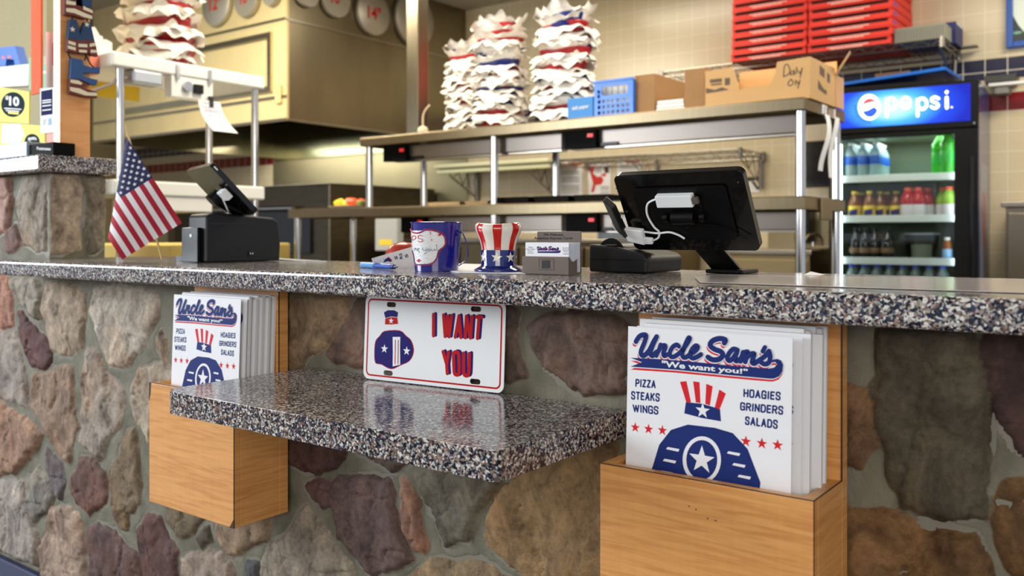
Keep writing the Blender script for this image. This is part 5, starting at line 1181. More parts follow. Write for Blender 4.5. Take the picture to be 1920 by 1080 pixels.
# things on the lower shelf: sheet pans and a plate of food
for i, (a, b) in enumerate(((800, 862), (870, 915), (930, 990), (1000, 1066), (1075, 1140))):
    Y = YF + .06; x0, x1 = fx(a, Y), fx(b, Y); r = thing('sheet_pan', '', 'pan', ((x0 + x1) / 2, Y + .16, ZS2), 0, 'pans along the lower pass shelf')
    r['label'] = '%s pan from the left on the lower pass shelf' % ('first pale', 'second pale', 'third, dark', 'fourth, dark', 'fifth, dark')[i]
    m = (STEEL, STEEL, BLACKP, BLACKP, BLACKP)[i]; hh = .018 if i < 2 else .032; z0 = ZS2 + .0006
    mb = MB(); mb.box(x0 + .01, x1 - .01, Y + .01, Y + .31, z0, z0 + .003); mb.build('base', m, r)
    for q in (((x0, Y), (x1, Y), (x1 - .01, Y + .01), (x0 + .01, Y + .01)), ((x0, Y + .32), (x1, Y + .32), (x1 - .01, Y + .31), (x0 + .01, Y + .31)), ((x0, Y), (x0, Y + .32), (x0 + .01, Y + .31), (x0 + .01, Y + .01)), ((x1, Y), (x1, Y + .32), (x1 - .01, Y + .31), (x1 - .01, Y + .01))):
        mb = MB(); (a0, a1, b1, b0) = q; mb.add([(*b0, z0), (*b1, z0), (*a1, z0 + hh), (*a0, z0 + hh)], [(0, 1, 2, 3)]); o = mb.build('rim', m, r); sd = o.modifiers.new('thickness', 'SOLIDIFY'); sd.thickness = .002
Y = YF + .16; cxp = fx(655, Y); pw = thing('serving_plate', 'pale plate of food at the left of the lower pass shelf', 'plate', (cxp, Y, ZS2))
mb = MB(); mb.lathe([(.0001, .001), (.10, .001), (.14, .014), (.142, .016), (.10, .005), (.0001, .004)], (cxp, Y, ZS2), 32, sx=1.0, sy=.7); mb.build('plate', WHC, pw, smooth=True)
fc = [('yellow_pepper', (240, 206, 40), 'bright yellow vegetable piece'), ('orange_tomato', (232, 92, 30), 'orange-red tomato piece'), ('bread_roll', (200, 140, 80), 'brown bread piece'), ('orange_tomato', (236, 84, 30), 'red-orange tomato piece'), ('yellow_pepper', (236, 196, 60), 'yellow vegetable piece'), ('lettuce_leaf', (120, 130, 50), 'green leafy piece')]
for i, ((nm, col, lb), dx, dy, rr) in enumerate(zip(fc, (-.075, .085, -.02, .045, .02, .115), (0, .01, .02, -.02, -.04, -.02), (.032, .030, .034, .034, .022, .024))):
    mb = MB(); bm = bmesh.new(); bmesh.ops.create_icosphere(bm, subdivisions=3, radius=1.0)
    vs = [Vector((cxp + dx, Y + dy, ZS2 + .012 + rr * .72)) + Vector((v.co.x * 1.15, v.co.y, v.co.z * .72)) * rr * (1 + .08 * math.sin(5 * v.co.x + i) + .07 * math.sin(7 * v.co.y + 2 * v.co.z + i)) for v in bm.verts]
    mb.add(vs, [[v.index for v in f.verts] for f in bm.faces]); bm.free()
    tag(mb.build(nm, mat('food_%d' % i, col, .45), smooth=True), lb + ' on the serving plate, %s from left' % ('first', 'fifth', 'second', 'fourth', 'third', 'sixth')[i], 'food')

# ------------------------------------------------------------------ lit drinks cooler
FR = R(4.0); FO = Vector((-1.633, 5.196, 0)); fxv = Vector((math.cos(FR), math.sin(FR), 0)); fyv = Vector((-math.sin(FR), math.cos(FR), 0))
FWD, FDP, FHT = .768, .62, 1.752
fr = thing('drinks_cooler', 'black glass-door drinks cooler with a lit blue header sign', 'cooler', tuple(FO), FR)
BLKM = mat('cooler_black', (6, 6, 8), .35, spec=.25); LINER = mat('cooler_liner', (98, 114, 92), .5)
def fbox(nm, x0, x1, y0, y1, z0, z1, m, par=fr, bev=0.0):
    mb = MB(); mb.box(x0, x1, y0, y1, z0, z1); o = mb.build(nm, m, par, bevel=bev, local=True); return o
SIDEM = mat('cooler_side_sheen', (38, 52, 104), .18)  # blue reflection put into the side panel's base colour
fbox('side_panel', FWD - .02, FWD, .03, FDP, .02, FHT, SIDEM); fbox('side_panel', 0, .02, .03, FDP, .02, FHT, BLKM)
fbox('back_panel', .02, FWD - .02, FDP - .02, FDP, .02, 1.50, LINER); fbox('top_panel', .02, FWD - .02, .03, FDP, 1.50, FHT - .001, BLKM)
fbox('base_panel', .02, FWD - .02, .03, FDP - .02, .02, .10, BLKM)
fbox('inner_wall', .021, .045, .05, FDP - .021, .10, 1.49, LINER); fbox('inner_wall', FWD - .045, FWD - .021, .05, FDP - .021, .10, 1.49, LINER)
fbox('inner_ceiling', .045, FWD - .045, .05, FDP - .021, 1.488, 1.499, LINER)
def fp_(x, y, ly=0.0):
    p = PP(x, y, FO + fyv * ly, fyv); d = p - FO; return d.dot(fxv), p.z
sx1, sz1 = fp_(1820, 156); _, sz0 = fp_(1820, 226)
fbox('header_frame', 0, FWD, 0, .03, sz0 - .035, FHT, BLKM, bev=.006)
# header print: deep blue with a paler printed patch around the wordmark
def sign_mat():
    m, t, b = nt('backlit_header'); tc = t.nodes.new('ShaderNodeTexCoord'); mp = t.nodes.new('ShaderNodeMapping')
    mp.inputs['Location'].default_value = (-.34 * 2.6, 0, -((sz0 + sz1) / 2) * 5.2); mp.inputs['Scale'].default_value = (2.6, 0.0, 5.2)
    t.links.new(tc.outputs['Object'], mp.inputs['Vector']); ln = t.nodes.new('ShaderNodeVectorMath'); ln.operation = 'LENGTH'; t.links.new(mp.outputs[0], ln.inputs[0])
    rp = ramp(t, [(.16, (.42, .80, 1.0)), (.42, (.06, .36, .95)), (.70, (.008, .055, .62)), (1.0, (.004, .012, .36))]); t.links.new(ln.outputs['Value'], rp.inputs[0])
    b.inputs['Base Color'].default_value = (0, 0, 0, 1); b.inputs['Roughness'].default_value = .2
    t.links.new(rp.outputs[0], b.inputs['Emission Color']); b.inputs['Emission Strength'].default_value = 1.3; return m
sg = fbox('header_sign', .022, sx1, -.004, -.0005, sz0, sz1, sign_mat())
LIT = mat('backlit_white', (255, 255, 255), .4, emit=1.7); LITR = mat('backlit_red', (236, 60, 60), .4, emit=1.2); LITB = mat('backlit_blue', (20, 70, 210), .4, emit=1.1)
def sf(x, y, k=0): lx, z = fp_(x, y, -.0046); return Vector((lx, -.0046 - .0004 * k, z))
mb = MB()
def sround(P, wd): ribbon(mb, [sf(x, y, 2) for x, y in P], wd, (0, -1, 0), k=5)
WD = .0142
def ring(cx, cy, rx, ry, a0=0, a1=360, n=18): return [(cx + rx * math.cos(R(a0 + (a1 - a0) * i / n)), cy - ry * math.sin(R(a0 + (a1 - a0) * i / n))) for i in range(n + 1)]
cs = [sf(x, y, 2) for x, y in ()]
sround(ring(1671, 194, 8.5, 10), WD); sround([(1662.5, 186), (1663, 218)], WD)                    # p
sround([(1690, 196), (1705, 192)], WD * .7); sround(ring(1698, 193, 8.5, 10, 10, 330), WD)          # e
sround(ring(1729, 194.5, 8.5, 10), WD); sround([(1720, 187), (1720.5, 217)], WD)                   # p
sround([(1760, 185), (1753, 182), (1747, 185), (1748, 190), (1757, 194), (1759, 199), (1753, 203), (1746, 200)], WD * .9)  # s
sround([(1775, 183), (1775.3, 202)], WD * 1.1); sround([(1775, 172.5), (1775, 173)], WD * 1.15)
sround(ring(1784.5, 201, 1.2, 1.2), .002)
mb.build('wordmark', LIT, fr, local=True, fix=False)
mb = MB(); gx, gy = 1630, 201
mb.prism([sf(gx + 21 * math.cos(a * math.pi / 18), gy - 24 * math.sin(a * math.pi / 18), 1) for a in range(36)], (0, 0, 0)); mb.build('emblem_ring', LIT, fr, local=True, fix=False)
mb = MB(); mb.prism([sf(*q, 3) for q in ring(gx + 1, gy + 1, 15, 18, 20, 165)] + [sf(gx - 4, gy - 7, 3), sf(gx + 8, gy - 10, 3)], (0, 0, 0)); mb.build('emblem_red', LITR, fr, local=True, fix=False)
mb = MB(); mb.prism([sf(*q, 3) for q in ring(gx + 1, gy + 1, 15, 18, 200, 350)] + [sf(gx + 9, gy - 1, 3), sf(gx - 4, gy + 6, 3)], (0, 0, 0))
for i in range(9):
    a = R(175 + 12 * i); mb.prism([sf(gx + 28 * math.cos(a + d) * s, gy - 30 * math.sin(a + d) * s, 1) for d, s in ((-.07, .86), (.07, .86), (.05, 1.02), (-.05, 1.02))], (0, 0, 0))
mb.build('emblem_blue', LITB, fr, local=True, fix=False)
# glass door
gx1, gz1 = fp_(1789, 251); gx0 = .050
dtop = sz0 - .040
for nm, a in (('door_frame', (.002, gx0, -.002, .028, .11, dtop)), ('door_frame', (gx1, FWD - .002, -.002, .028, .11, dtop)), ('door_frame', (gx0, gx1, -.002, .028, gz1, dtop)), ('door_frame', (gx0, gx1, -.002, .028, .11, .16))):
    fbox(nm, *a, BLKM, bev=.004)
fbox('door_glass', gx0, gx1, .010, .014, .16, gz1, GLASS)
fbox('door_handle', gx1 + .075, gx1 + .095, -.032, -.0025, .70, 1.35, BLACKG, bev=.004)
mb = MB(); mb.cyl((FWD - .020, -.0005, sz0 - .014), (FWD - .020, -.005, sz0 - .014), .0055, n=12); mb.build('lock', CHROME, fr, local=True)
LEDM = mat('led_tube', (232, 250, 255), .4, emit=6.0)
fbox('light_tube', .048, .060, .055, .067, .16, 1.45, LEDM); fbox('light_tube', gx1 - .004, gx1 + .008, .055, .067, .16, 1.45, LEDM)
SHW = mat('white_shelf_front', (236, 244, 244), .4); WIREG = mat('grey_wire', (180, 186, 186), .35)
SH = []
for px, py in ((1690, 326), (1690, 403), (1690, 483)):
    _, z = fp_(px, py, .07); SH.append(z); fbox('wire_rack', .046, FWD - .046, .083, FDP - .03, z - .018, z - .012, WIREG); fbox('shelf_front', .061, FWD - .061 if gx1 > FWD - .06 else gx1 - .006, .070, .082, z - .040, z, SHW, bev=.003)
z4 = fp_(1690, 560, .07)[1]; fbox('wire_rack', .046, FWD - .046, .083, FDP - .03, z4 - .018, z4 - .012, WIREG); SH.append(z4)
fbox('side_decal', FWD + .0002, FWD + .001, .10, .50, .55, 1.32, mat('decal_silver', (120, 122, 140), .3)); fbox('side_decal', FWD + .0011, FWD + .0018, .20, .36, .86, 1.16, mat('decal_red', (150, 60, 66), .3))
l = bpy.data.lights.new('cooler_light', 'AREA'); l.shape = 'RECTANGLE'; l.size = .5; l.size_y = .25; l.energy = 2.2; l.color = (.86, 1.0, .95)
lo = bpy.data.objects.new('cooler_light', l); C.objects.link(lo); lo.parent = fr; lo.location = (.38, .28, 1.480)
# bottles
PETW = mat('clear_water', (196, 224, 226), .12, trans=.55); CAPB = mat('cap_blue', (40, 80, 200), .4); CAPW = mat('cap_white', (236, 236, 236), .4); CAPO = mat('cap_orange', (240, 96, 50), .4); CAPY = mat('cap_yellow', (232, 206, 60), .4)
LABB = mat('label_blue_band', (20, 92, 196), .4); LABY = mat('label_yellow', (240, 206, 30), .4); TEA = mat('amber_tea', (150, 84, 30), .15, trans=.2); REDD = mat('red_drink', (206, 32, 40), .15, trans=.15); LIME = mat('lime_drink', (168, 214, 70), .15, trans=.2); GRND = mat('green_soda', (60, 200, 40), .12, trans=.35); GRNL = mat('label_green', (40, 176, 60), .4)
LABW = mat('label_pale', (222, 216, 222), .4); WINE = mat('dark_bottle', (12, 16, 20), .10); COLA = mat('dark_cola', (30, 18, 14), .12); CREAM = mat('cream_tub_content', (226, 222, 190), .6); WATB = mat('pale_blue_drink', (150, 190, 235), .2)
def bottle(name, cat, prof, liq, cap, lab=None, lz=(.3, .6), mark=None, hcap=.018, rcap=.014):
    r = thing(name, '', cat, (0, 0, 0)); n = 20; H = prof[-1][1]
    mb = MB(); mb.lathe(prof, (0, 0, 0), n); mb.build('body', liq, r, smooth=True, local=True)
    mb = MB(); mb.lathe([(rcap, 0), (rcap, hcap), (.0001, hcap)], (0, 0, H + .0005), n); mb.build('cap', cap, r, smooth=True, local=True)
    if lab:
        Rm = max(q[0] for q in prof) + .0006; mb = MB(); mb.lathe([(Rm - .0004, lz[0]), (Rm, lz[0] + .001), (Rm, lz[1] - .001), (Rm - .0004, lz[1])], (0, 0, 0), n); lo_ = mb.build('label', lab, r, smooth=True, local=True)
        if mark:
            mb = MB(); zc = (lz[0] + lz[1]) / 2; dz = (lz[1] - lz[0]) * .28
            pts_ = []
            for a in np.linspace(-2.35, -.85, 7): pts_.append((a, zc - dz + .006 * a))
            V = [Vector(((Rm + .0005) * math.cos(a), (Rm + .0005) * math.sin(a), z)) for a, z in pts_] + [Vector(((Rm + .0005) * math.cos(a), (Rm + .0005) * math.sin(a), z + 2 * dz)) for a, z in pts_]
            mb.add(V, [(i, i + 1, 8 + i, 7 + i) for i in range(6)]); mb.build('label_mark', mark, r, local=True, fix=False)
    return r
used_b = {}
def put(pro, lx, ly, z, label, grp):
    p = FO + fxv * lx + fyv * ly + Vector((0, 0, z + .0008 - .012)); p.z = z - .012 + .0008
    if pro.name not in used_b: used_b[pro.name] = 1; o = pro; o.location = p; o.rotation_euler = (0, 0, FR); o['label'] = label; o['group'] = grp
    else: o = dup(pro, p, FR, label, grp)
    return o
lxs = lambda px, ly: fp_(px, 400, ly)[0]
wat = bottle('water_bottle', 'bottle', [(.028, 0), (.032, .004), (.032, .04), (.030, .05), (.032, .06), (.032, .135), (.026, .155), (.013, .178), (.012, .188)], PETW, CAPW, LABB, (.075, .125), None, .014)
ROW = ('front', 'second', 'third', 'rear')
for j in range(4):
    for i in range(3): put(wat, .095 + .067 * i, .125 + .085 * j, SH[0], 'blue-labelled water bottle, %s row, %s column on the cooler top shelf' % (ROW[j], ('left', 'middle', 'right')[i]), 'water bottles in the cooler')
big = bottle('soda_bottle', 'bottle', [(.036, 0), (.042, .006), (.042, .12), (.040, .14), (.042, .15), (.040, .175), (.018, .215), (.014, .225)], GRND, mat('cap_lime', (90, 210, 50), .4), GRNL, (.07, .13), None, .016)
for i, (px, ly, lb) in enumerate(((1778, .12, 'front'), (1762, .20, 'second'), (1776, .29, 'third'))): put(big, lxs(px, ly), ly, SH[0], 'bright green soda bottle, %s at the right of the cooler top shelf' % lb, 'green soda bottles')
tea = bottle('tea_bottle', 'bottle', [(.030, 0), (.033, .004), (.033, .070), (.032, .078), (.028, .100), (.015, .128), (.014, .136)], TEA, CAPY, LABY, (.008, .068), PURPLE, .014, .016)
for i, (px, ly) in enumerate(((1602, .125), (1630, .125), (1650, .20), (1663, .28), (1680, .21), (1608, .215), (1616, .30))):
    put(tea, lxs(px, ly), ly, SH[1], 'yellow-labelled amber tea bottle, %s in the left cluster of the middle shelf' % ('front left', 'front right', 'second on the right', 'rear right', 'farthest right', 'second on the left', 'rear left')[i], 'tea bottles in the cooler')
red = bottle('sports_drink', 'bottle', [(.034, 0), (.038, .004), (.038, .065), (.034, .072), (.038, .080), (.037, .110), (.022, .140), (.018, .146)], REDD, CAPO, LABW, (.004, .070), None, .018, .019)
for i, (px, ly) in enumerate(((1702, .125), (1722, .135), (1714, .215), (1738, .215), (1742, .30))):
    put(red, lxs(px, ly), ly, SH[1], 'red sports drink with orange cap, %s on the middle shelf' % ('front left', 'front right', 'second row left', 'second row right', 'rear')[i], 'red sports drinks')
lime = bottle('sports_drink', 'bottle', [(.034, 0), (.038, .004), (.038, .065), (.034, .072), (.038, .080), (.037, .110), (.022, .140), (.018, .146)], LIME, CAPO, LABW, (.004, .070), None, .018, .019)
for i, (px, ly) in enumerate(((1780, .125), (1768, .22))): put(lime, lxs(px, ly), ly, SH[1], 'lime sports drink with orange cap, %s at the right of the middle shelf' % ('front', 'rear')[i], 'lime sports drinks')
dkb = bottle('dark_bottle', 'bottle', [(.033, 0), (.036, .004), (.036, .095), (.030, .125), (.014, .150), (.013, .165)], WINE, BLACKG, mat('label_dim', (120, 90, 60), .4), (.035, .065), None, .014)
for i, (px, ly) in enumerate(((1604, .13), (1622, .13), (1640, .14), (1664, .13), (1612, .22), (1634, .23))):
    put(dkb, lxs(px, ly), ly, SH[2], 'dark glass bottle, %s on the lower cooler shelf' % ('first from left in front', 'second from left in front', 'third from left in front', 'standing alone at the right', 'left one behind', 'right one behind')[i], 'dark bottles in the cooler')
ly = .27; p = FO + fxv * lxs(1728, ly) + fyv * ly; p.z = SH[2] - .0112
tubm = thing('food_pail', 'clear round food pail half filled with cream on the lower cooler shelf', 'pail', tuple(p))
mb = MB(); mb.lathe([(.0001, .0), (.075, 0), (.078, .004), (.092, .145), (.090, .146), (.075, .006), (.0001, .006)], p, 32); mb.build('pail', make_glass('clear_pail', (.86, .90, .90)), tubm, smooth=True)
mb = MB(); mb.lathe([(.0001, .008), (.073, .008), (.081, .082), (.0001, .086)], p, 32); mb.build('contents', CREAM, tubm, smooth=True)
mb = MB(); mb.lathe([(.091, .138), (.096, .140), (.096, .148), (.091, .150)], p, 32); mb.build('rim', WIREG, tubm, smooth=True)
sm = bottle('small_bottle', 'bottle', [(.022, 0), (.025, .003), (.025, .085), (.020, .100), (.014, .108)], TEA, CAPW, WATB, (.004, .060), None, .016, .015); put(sm, lxs(1776, .125), .125, SH[2], 'small bottle with white cap and pale blue label on the lower cooler shelf', 'small bottle'); del sm['group']
col = bottle('water_bottle', 'bottle', [(.028, 0), (.031, .004), (.031, .10), (.029, .12), (.031, .13), (.027, .150), (.013, .172), (.012, .180)], mat('clear_dim', (150, 170, 172), .12, trans=.4), CAPB, COLA, (.02, .10), None, .015, .0145)
for j in range(2):
    for i in range(8): put(col, .10 + .068 * i, .125 + .085 * j, SH[3], 'blue-capped bottle, %s row, %s from left on the lowest visible shelf' % (ROW[j], ORD[i] if i else 'first'), 'blue-capped bottles in the cooler')
# tray lids lying on top of the cooler
mb = MB(); q = [FO + fxv * a + fyv * b + Vector((0, 0, FHT + .0006 + c)) for a, b, c in ((-.06, .07, .03), (.60, .07, .075), (.64, .50, .075), (-.02, .50, .03))]
tl = thing('tray_lid', 'flat bright blue tray lid lying tilted on top of the cooler', 'lid', tuple(q[0])); mb.prism(q, (0, 0, .018)); mb.build('panel', BLUB, tl, bevel=.004)
mb = MB(); q = [FO + fxv * a + fyv * b + Vector((0, 0, FHT + .0006 + c)) for a, b, c in ((-.02, .09, 0), (.58, .09, 0), (.60, .46, 0), (.0, .46, 0))]; mb.prism(q, (0, 0, .030)); tag(mb.build('black_tray', BLKM, bevel=.004), 'black tray under the blue tray lid on top of the cooler', 'tray')
mb = MB(); p0, p1 = PY(1640, 150, 5.60), PY(1706, 138, 5.60); mb.box(p0.x, p1.x, 5.60, 5.80, FHT + .0006, p1.z + .02); tag(mb.build('brown_packet', CARDD, bevel=.004), 'brown packet behind the blue lid on top of the cooler', 'packet')

# ------------------------------------------------------------------ wire wall shelves and what they hold
CHW = make_steel('chrome_wire', (150, 146, 138), .25, (5, 5, 5), .05)
def wire_shelf(label, x0, x1, y0, y1, z, brackets, zig=.055):
    r = thing('wire_shelf', label, 'shelf', ((x0 + x1) / 2, (y0 + y1) / 2, z - .04)); d = .035
    for nm, a, b in (('front_rail', (x0, y0), (x1, y0)), ('back_rail', (x0, y1), (x1, y1)), ('end_rail', (x0, y0), (x0, y1)), ('end_rail', (x1, y0), (x1, y1))):
        mb = MB(); a, b = Vector((*a, z - .006)), Vector((*b, z - .006)); mb.cyl(a, b, .0045, n=8); mb.cyl(a - Vector((0, 0, d)), b - Vector((0, 0, d)), .0045, n=8)
        n = max(2, int((b - a).length / zig)); P = [a.lerp(b, i / n) - Vector((0, 0, 0 if i % 2 else d)) for i in range(n + 1)]; mb.tube(P, .003, 6); mb.build(nm, CHW, r)
    n = int((x1 - x0) / .030); dk = MB()
    for i in range(1, n): x = x0 + (x1 - x0) * i / n; dk.cyl((x, y0, z - .002), (x, y1, z - .002), .0025, n=6)
    o = dk.build('wire_deck', CHW, r)
    for x, y in ((x0, y0), (x1, y0), (x0, y1), (x1, y1)):
        mb = MB(); mb.cyl((x, y, z - .055), (x, y, z + .006), .017, .015, n=14); mb.build('corner_collar', CHW, r, smooth=True)
    for x in brackets:
        mb = MB(); mb.cyl((x, y1, z - .24), (x, y1, z - .01), .014, n=12); mb.cyl((x, y0 + .03, z - .05), (x, y1, z - .22), .005, n=8)
        P = [Vector((x, y0 + .06 + (y1 - y0 - .06) * i / 5, z - .045 if i % 2 else z - .052 - .16 * i / 5)) for i in range(6)]; mb.tube(P, .0035, 6); mb.build('bracket', CHW, r)
    return r
YP0, YP1 = 5.42, 5.875
zP = PY(1510, 101, YP0).z
wx1 = PY(1766, 75, YP0).x; wx0 = PY(1240, 120, YP0).x
wire_shelf('high chrome wire shelf on the back wall carrying red pizza boxes', wx0, wx1, YP0, YP1, zP, (wx0 + .3, wx1 - .02))
PZR = mat('pizza_box_red', (232, 52, 32), .55, var=.03); PZD = mat('box_gap_shade', (60, 20, 14), .9); PZW = mat('box_print', (250, 196, 182), .6); PZB = mat('box_print_blue', (90, 90, 180), .6)
def pizza_box():
    r = thing('pizza_box', '', 'pizza box', (0, 0, 0)); S = .478; h = .052
    mb = MB(); mb.prism([Vector((0, y, z)) for y, z in ((.004, 0), (S, 0), (S, h - .010), (.004, h - .012))], (S, 0, 0)); mb.build('tray', PZR, r, local=True)
    mb = MB(); mb.prism([Vector((0, y, z)) for y, z in ((-.010, h - .014), (-.008, h - .003), (.01, h), (S, h), (S, h - .004), (.006, h - .006))], (S, 0, 0)); mb.build('lid', PZR, r, local=True)
    mb = MB(); mb.add([(.02, .0036, h - .031), (S - .02, .0036, h - .031), (S - .02, .0036, h - .0125), (.02, .0036, h - .0125)], [(0, 1, 2, 3)]); mb.build('gap', PZD, r, local=True)  # dark strip painted on the tray front as shade under the lid
    mb = MB()
    for z, a, b in ((.0115, .24, .72), (.002, .28, .66)):
        x = S * a
        while x < S * b:
            w_ = random.uniform(.006, .016); mb.add([(x, .0032, z), (x + w_, .0032, z), (x + w_, .0032, z + .0075), (x, .0032, z + .0075)], [(0, 1, 2, 3)]); x += w_ + .003
    mb.build('printing', PZW, r, local=True, fix=False)
    mb = MB()
    for a, b, c, d in ((.10, .20, .012, .034), (.26, .30, .014, .030)): mb.add([(S + .0005, S * a, c), (S + .0005, S * b, c), (S + .0005, S * b, d), (S + .0005, S * a, d)], [(0, 1, 2, 3)])
    mb.build('end_printing', PZB, r, local=True, fix=False)
    return r
p0 = pizza_box(); first = True
for s, px, nm in ((0, 1373, 'left'), (1, 1516, 'right')):
    for i in range(9):
        x = PY(px, 80, YP0 - .01).x + random.uniform(-.006, .006); loc = (x, YP0 - .012 + random.uniform(-.006, .004), zP + .002 + .0536 * i); lab = '%s red pizza box from the bottom of the %s stack on the wire shelf' % (ORD[i] if i else 'lowest', nm)
        if first: p0.location = loc; p0['label'] = lab; p0['group'] = 'stacked pizza boxes'; first = False
        else: dup(p0, loc, 0, lab, 'stacked pizza boxes')
NBOX = mat('navy_carton', (24, 28, 92), .5); GBOX = mat('grey_lid', (140, 138, 122), .5)
x0, x1 = PY(1676, 80, YP0 + .02).x, PY(1772, 60, YP0 + .02).x
gl = thing('grey_carton', 'long grey ridged carton at the right end of the wire shelf', 'carton', ((x0 + x1) / 2, YP0 + .1, zP)); mb = MB(); mb.box(x0, x1, YP0 + .02, YP0 + .20, zP + .001, zP + .085); mb.build('carton', GBOX, gl, bevel=.003)
mb = MB()
for i in range(16): x = x0 + (x1 - x0) * (i + .5) / 16; mb.box(x - .003, x + .003, YP0 + .017, YP0 + .0198, zP + .01, zP + .075)
mb.build('ridges', mat('grey_ridge', (120, 118, 104), .5), gl)
nb_ = thing('navy_carton', 'navy blue carton leaning behind the grey one on the wire shelf', 'carton', (x1, YP0 + .3, zP))
q = Vector((x0 + .02, YP0 + .215, zP + .001)); mb = MB(); mb.obox(q, (x1 - x0 + .0, 0, .0), (.0, .20, .0), (0, .0, .125)); mb.build('carton', NBOX, nb_, bevel=.002)
mb = MB(); mb.obox((x1 + .0205, YP0 + .225, zP + .112), (.0006, 0, 0), (0, .17, 0), (0, 0, .010)); mb.build('white_strip', WHC, nb_)
mb = MB(); mb.box(x1 - .02, x1 + .10, YP0 + .36, YP0 + .45, zP + .001, zP + .008); tag(mb.build('shelf_edge_tray', GBOX), 'flat grey tray at the far end of the wire shelf', 'tray')
# lower wall shelves seen through the pass
zM = PY(1388, 278, 5.48).z; mx0, mx1 = PY(1046, 300, 5.48).x, PY(1388, 278, 5.48).x
wire_shelf('low chrome wire shelf on the back wall above the posters', mx0, mx1, 5.48, 5.875, zM, (mx1 - .02, PY(1222, 320, 5.8).x))
sx0, sx1 = PY(812, 305, 5.48).x, PY(1028, 296, 5.48).x
wsf = thing('white_wall_shelf', 'white double-lipped wall shelf on wire brackets left of the posters', 'shelf', ((sx0 + sx1) / 2, 5.7, zM - .03))
TUBE = mat('white_shelf_lip', (226, 228, 190), .4)
mb = MB(); mb.box(sx0, sx1, 5.48, 5.53, zM - .012, zM + .018); mb.build('upper_lip', TUBE, wsf, bevel=.006); mb = MB(); mb.box(sx0 + .02, sx1 - .01, 5.50, 5.54, zM - .056, zM - .026); mb.build('lower_lip', TUBE, wsf, bevel=.006)
mb = MB(); mb.box(sx0, sx1, 5.541, 5.89, zM - .02, zM - .012); mb.build('deck', STEELD, wsf)
for x in (PY(884, 320, 5.8).x, PY(1030, 320, 5.8).x):
    mb = MB(); mb.cyl((x, 5.875, zM - .27), (x, 5.875, zM - .025), .022, n=12); mb.cyl((x, 5.52, zM - .07), (x, 5.875, zM - .25), .008, n=8); mb.tube([Vector((x, 5.58 + .055 * i, zM - .045 if i % 2 else zM - .075 - .034 * i)) for i in range(6)], .005, 6); mb.build('wire_bracket', CHW, wsf)
POM = mat('poster_orange', (226, 120, 44), .6); POR = mat('poster_red', (206, 44, 40), .6); POG = mat('poster_grey', (140, 138, 132), .7)
def poster(label, P, marks):
    Yp = 5.893; r = thing('wall_poster', label, 'poster', tuple(PY(P[0][0], P[0][1], Yp))); mb = MB(); mb.prism([PY(x, y, Yp) for x, y in P], (0, .003, 0)); mb.build('sheet', PAPER, r)
    for nm, m, Q in marks:
        mb = MB()
        for q in Q: mb.prism([PY(x, y, Yp - .0008) for x, y in q], (0, 0, 0))
        mb.build(nm, m, r, fix=False)
lines = lambda x0, x1, ys: [[(x0, y), (x1, y - .5), (x1, y + 1.2), (x0, y + 1.7)] for y in ys]
poster('white wall poster with an orange heading under the low wire shelf', pts('1047,305 1092,302 1092,368 1050,370'), (('orange_heading', POM, [pts('1049,307 1091,304 1091,311 1049,314')]), ('text_lines', POG, lines(1053, 1086, (321, 325, 332, 336, 340, 348, 352, 356, 361)))))
poster('white wall poster with a branching red figure under the low wire shelf', pts('1102,303 1145,300 1145,367 1104,369'), (('red_figure', POR, [pts('1104,312 1116,311 1112,325 1120,332 1127,330 1132,338 1127,346 1117,347 1114,360 1108,361 1112,344 1108,330'), pts('1127,326 1136,325 1136,331 1128,330'), pts('1105,304 1143,301 1143,305 1105,308')]), ('dark_mark', mat('poster_dark', (80, 50, 44), .6), [pts('1132,312 1141,311 1142,324 1134,325')]), ('text_lines', POG, lines(1116, 1128, (314, 318, 322)) + lines(1126, 1142, (350, 354, 360)))))
poster('white wall poster with a red heading right of the red figure poster', pts('1156,300 1203,297 1203,345 1158,347'), (('red_heading', POR, [pts('1172,301 1201,299 1201,304 1172,306')]), ('text_lines', POG, lines(1162, 1196, (314, 320, 326, 332)))))
poster('small dark photo card on the back wall right of the tablet', pts('1390,333 1424,331 1424,360 1394,361'), (('dark_band', mat('photo_dark', (56, 48, 44), .6), [pts('1391,333 1424,331 1424,338 1391,341'), pts('1408,340 1414,340 1424,354 1420,357')]), ('yellow_spot', CAPY, [pts('1416,341 1420,341 1420,345 1416,345')])))

# ------------------------------------------------------------------ exhaust hood with pizza pans
HX0, HX1, HY0, HZ = -7.5, -4.93, 3.98, PY(540, 225, 3.98).z
HOODLIT = make_steel('hood_front_lit', (236, 216, 160), .42, (2, 2, .6), .06); HOODLIT.node_tree.nodes['Principled BSDF'].inputs['Metallic'].default_value = .45  # front toned paler than the side to paint in reflected light
hood = thing('exhaust_hood', 'large stainless exhaust hood reaching the ceiling over the cooking line', 'hood', (-6.2, 4.9, HZ))
mb = MB(); mb.box(HX0, HX1, HY0, HY0 + .02, HZ, CEIL - .002); mb.build('front_panel', HOODLIT, hood); mb = MB(); mb.box(HX1 - .02, HX1, HY0 + .02, 5.895, HZ, CEIL - .002); mb.build('side_panel', HOODM, hood)
mb = MB(); mb.box(HX0, HX0 + .02, HY0 + .02, 5.895, HZ, CEIL - .002); mb.build('side_panel', HOODM, hood); mb = MB(); mb.box(HX0 + .02, HX1 - .02, 5.875, 5.895, HZ - .03, CEIL - .002); mb.build('back_panel', make_steel('lining_steel', (124, 128, 106), .25, (1, 1, 2), .1), hood)
mb = MB(); mb.box(HX0 + .02, HX1 - .02, HY0 + .02, 5.875, 2.42, 2.44); mb.build('inner_roof', STEELD, hood)
zc = PX(700, 75, HX1).z
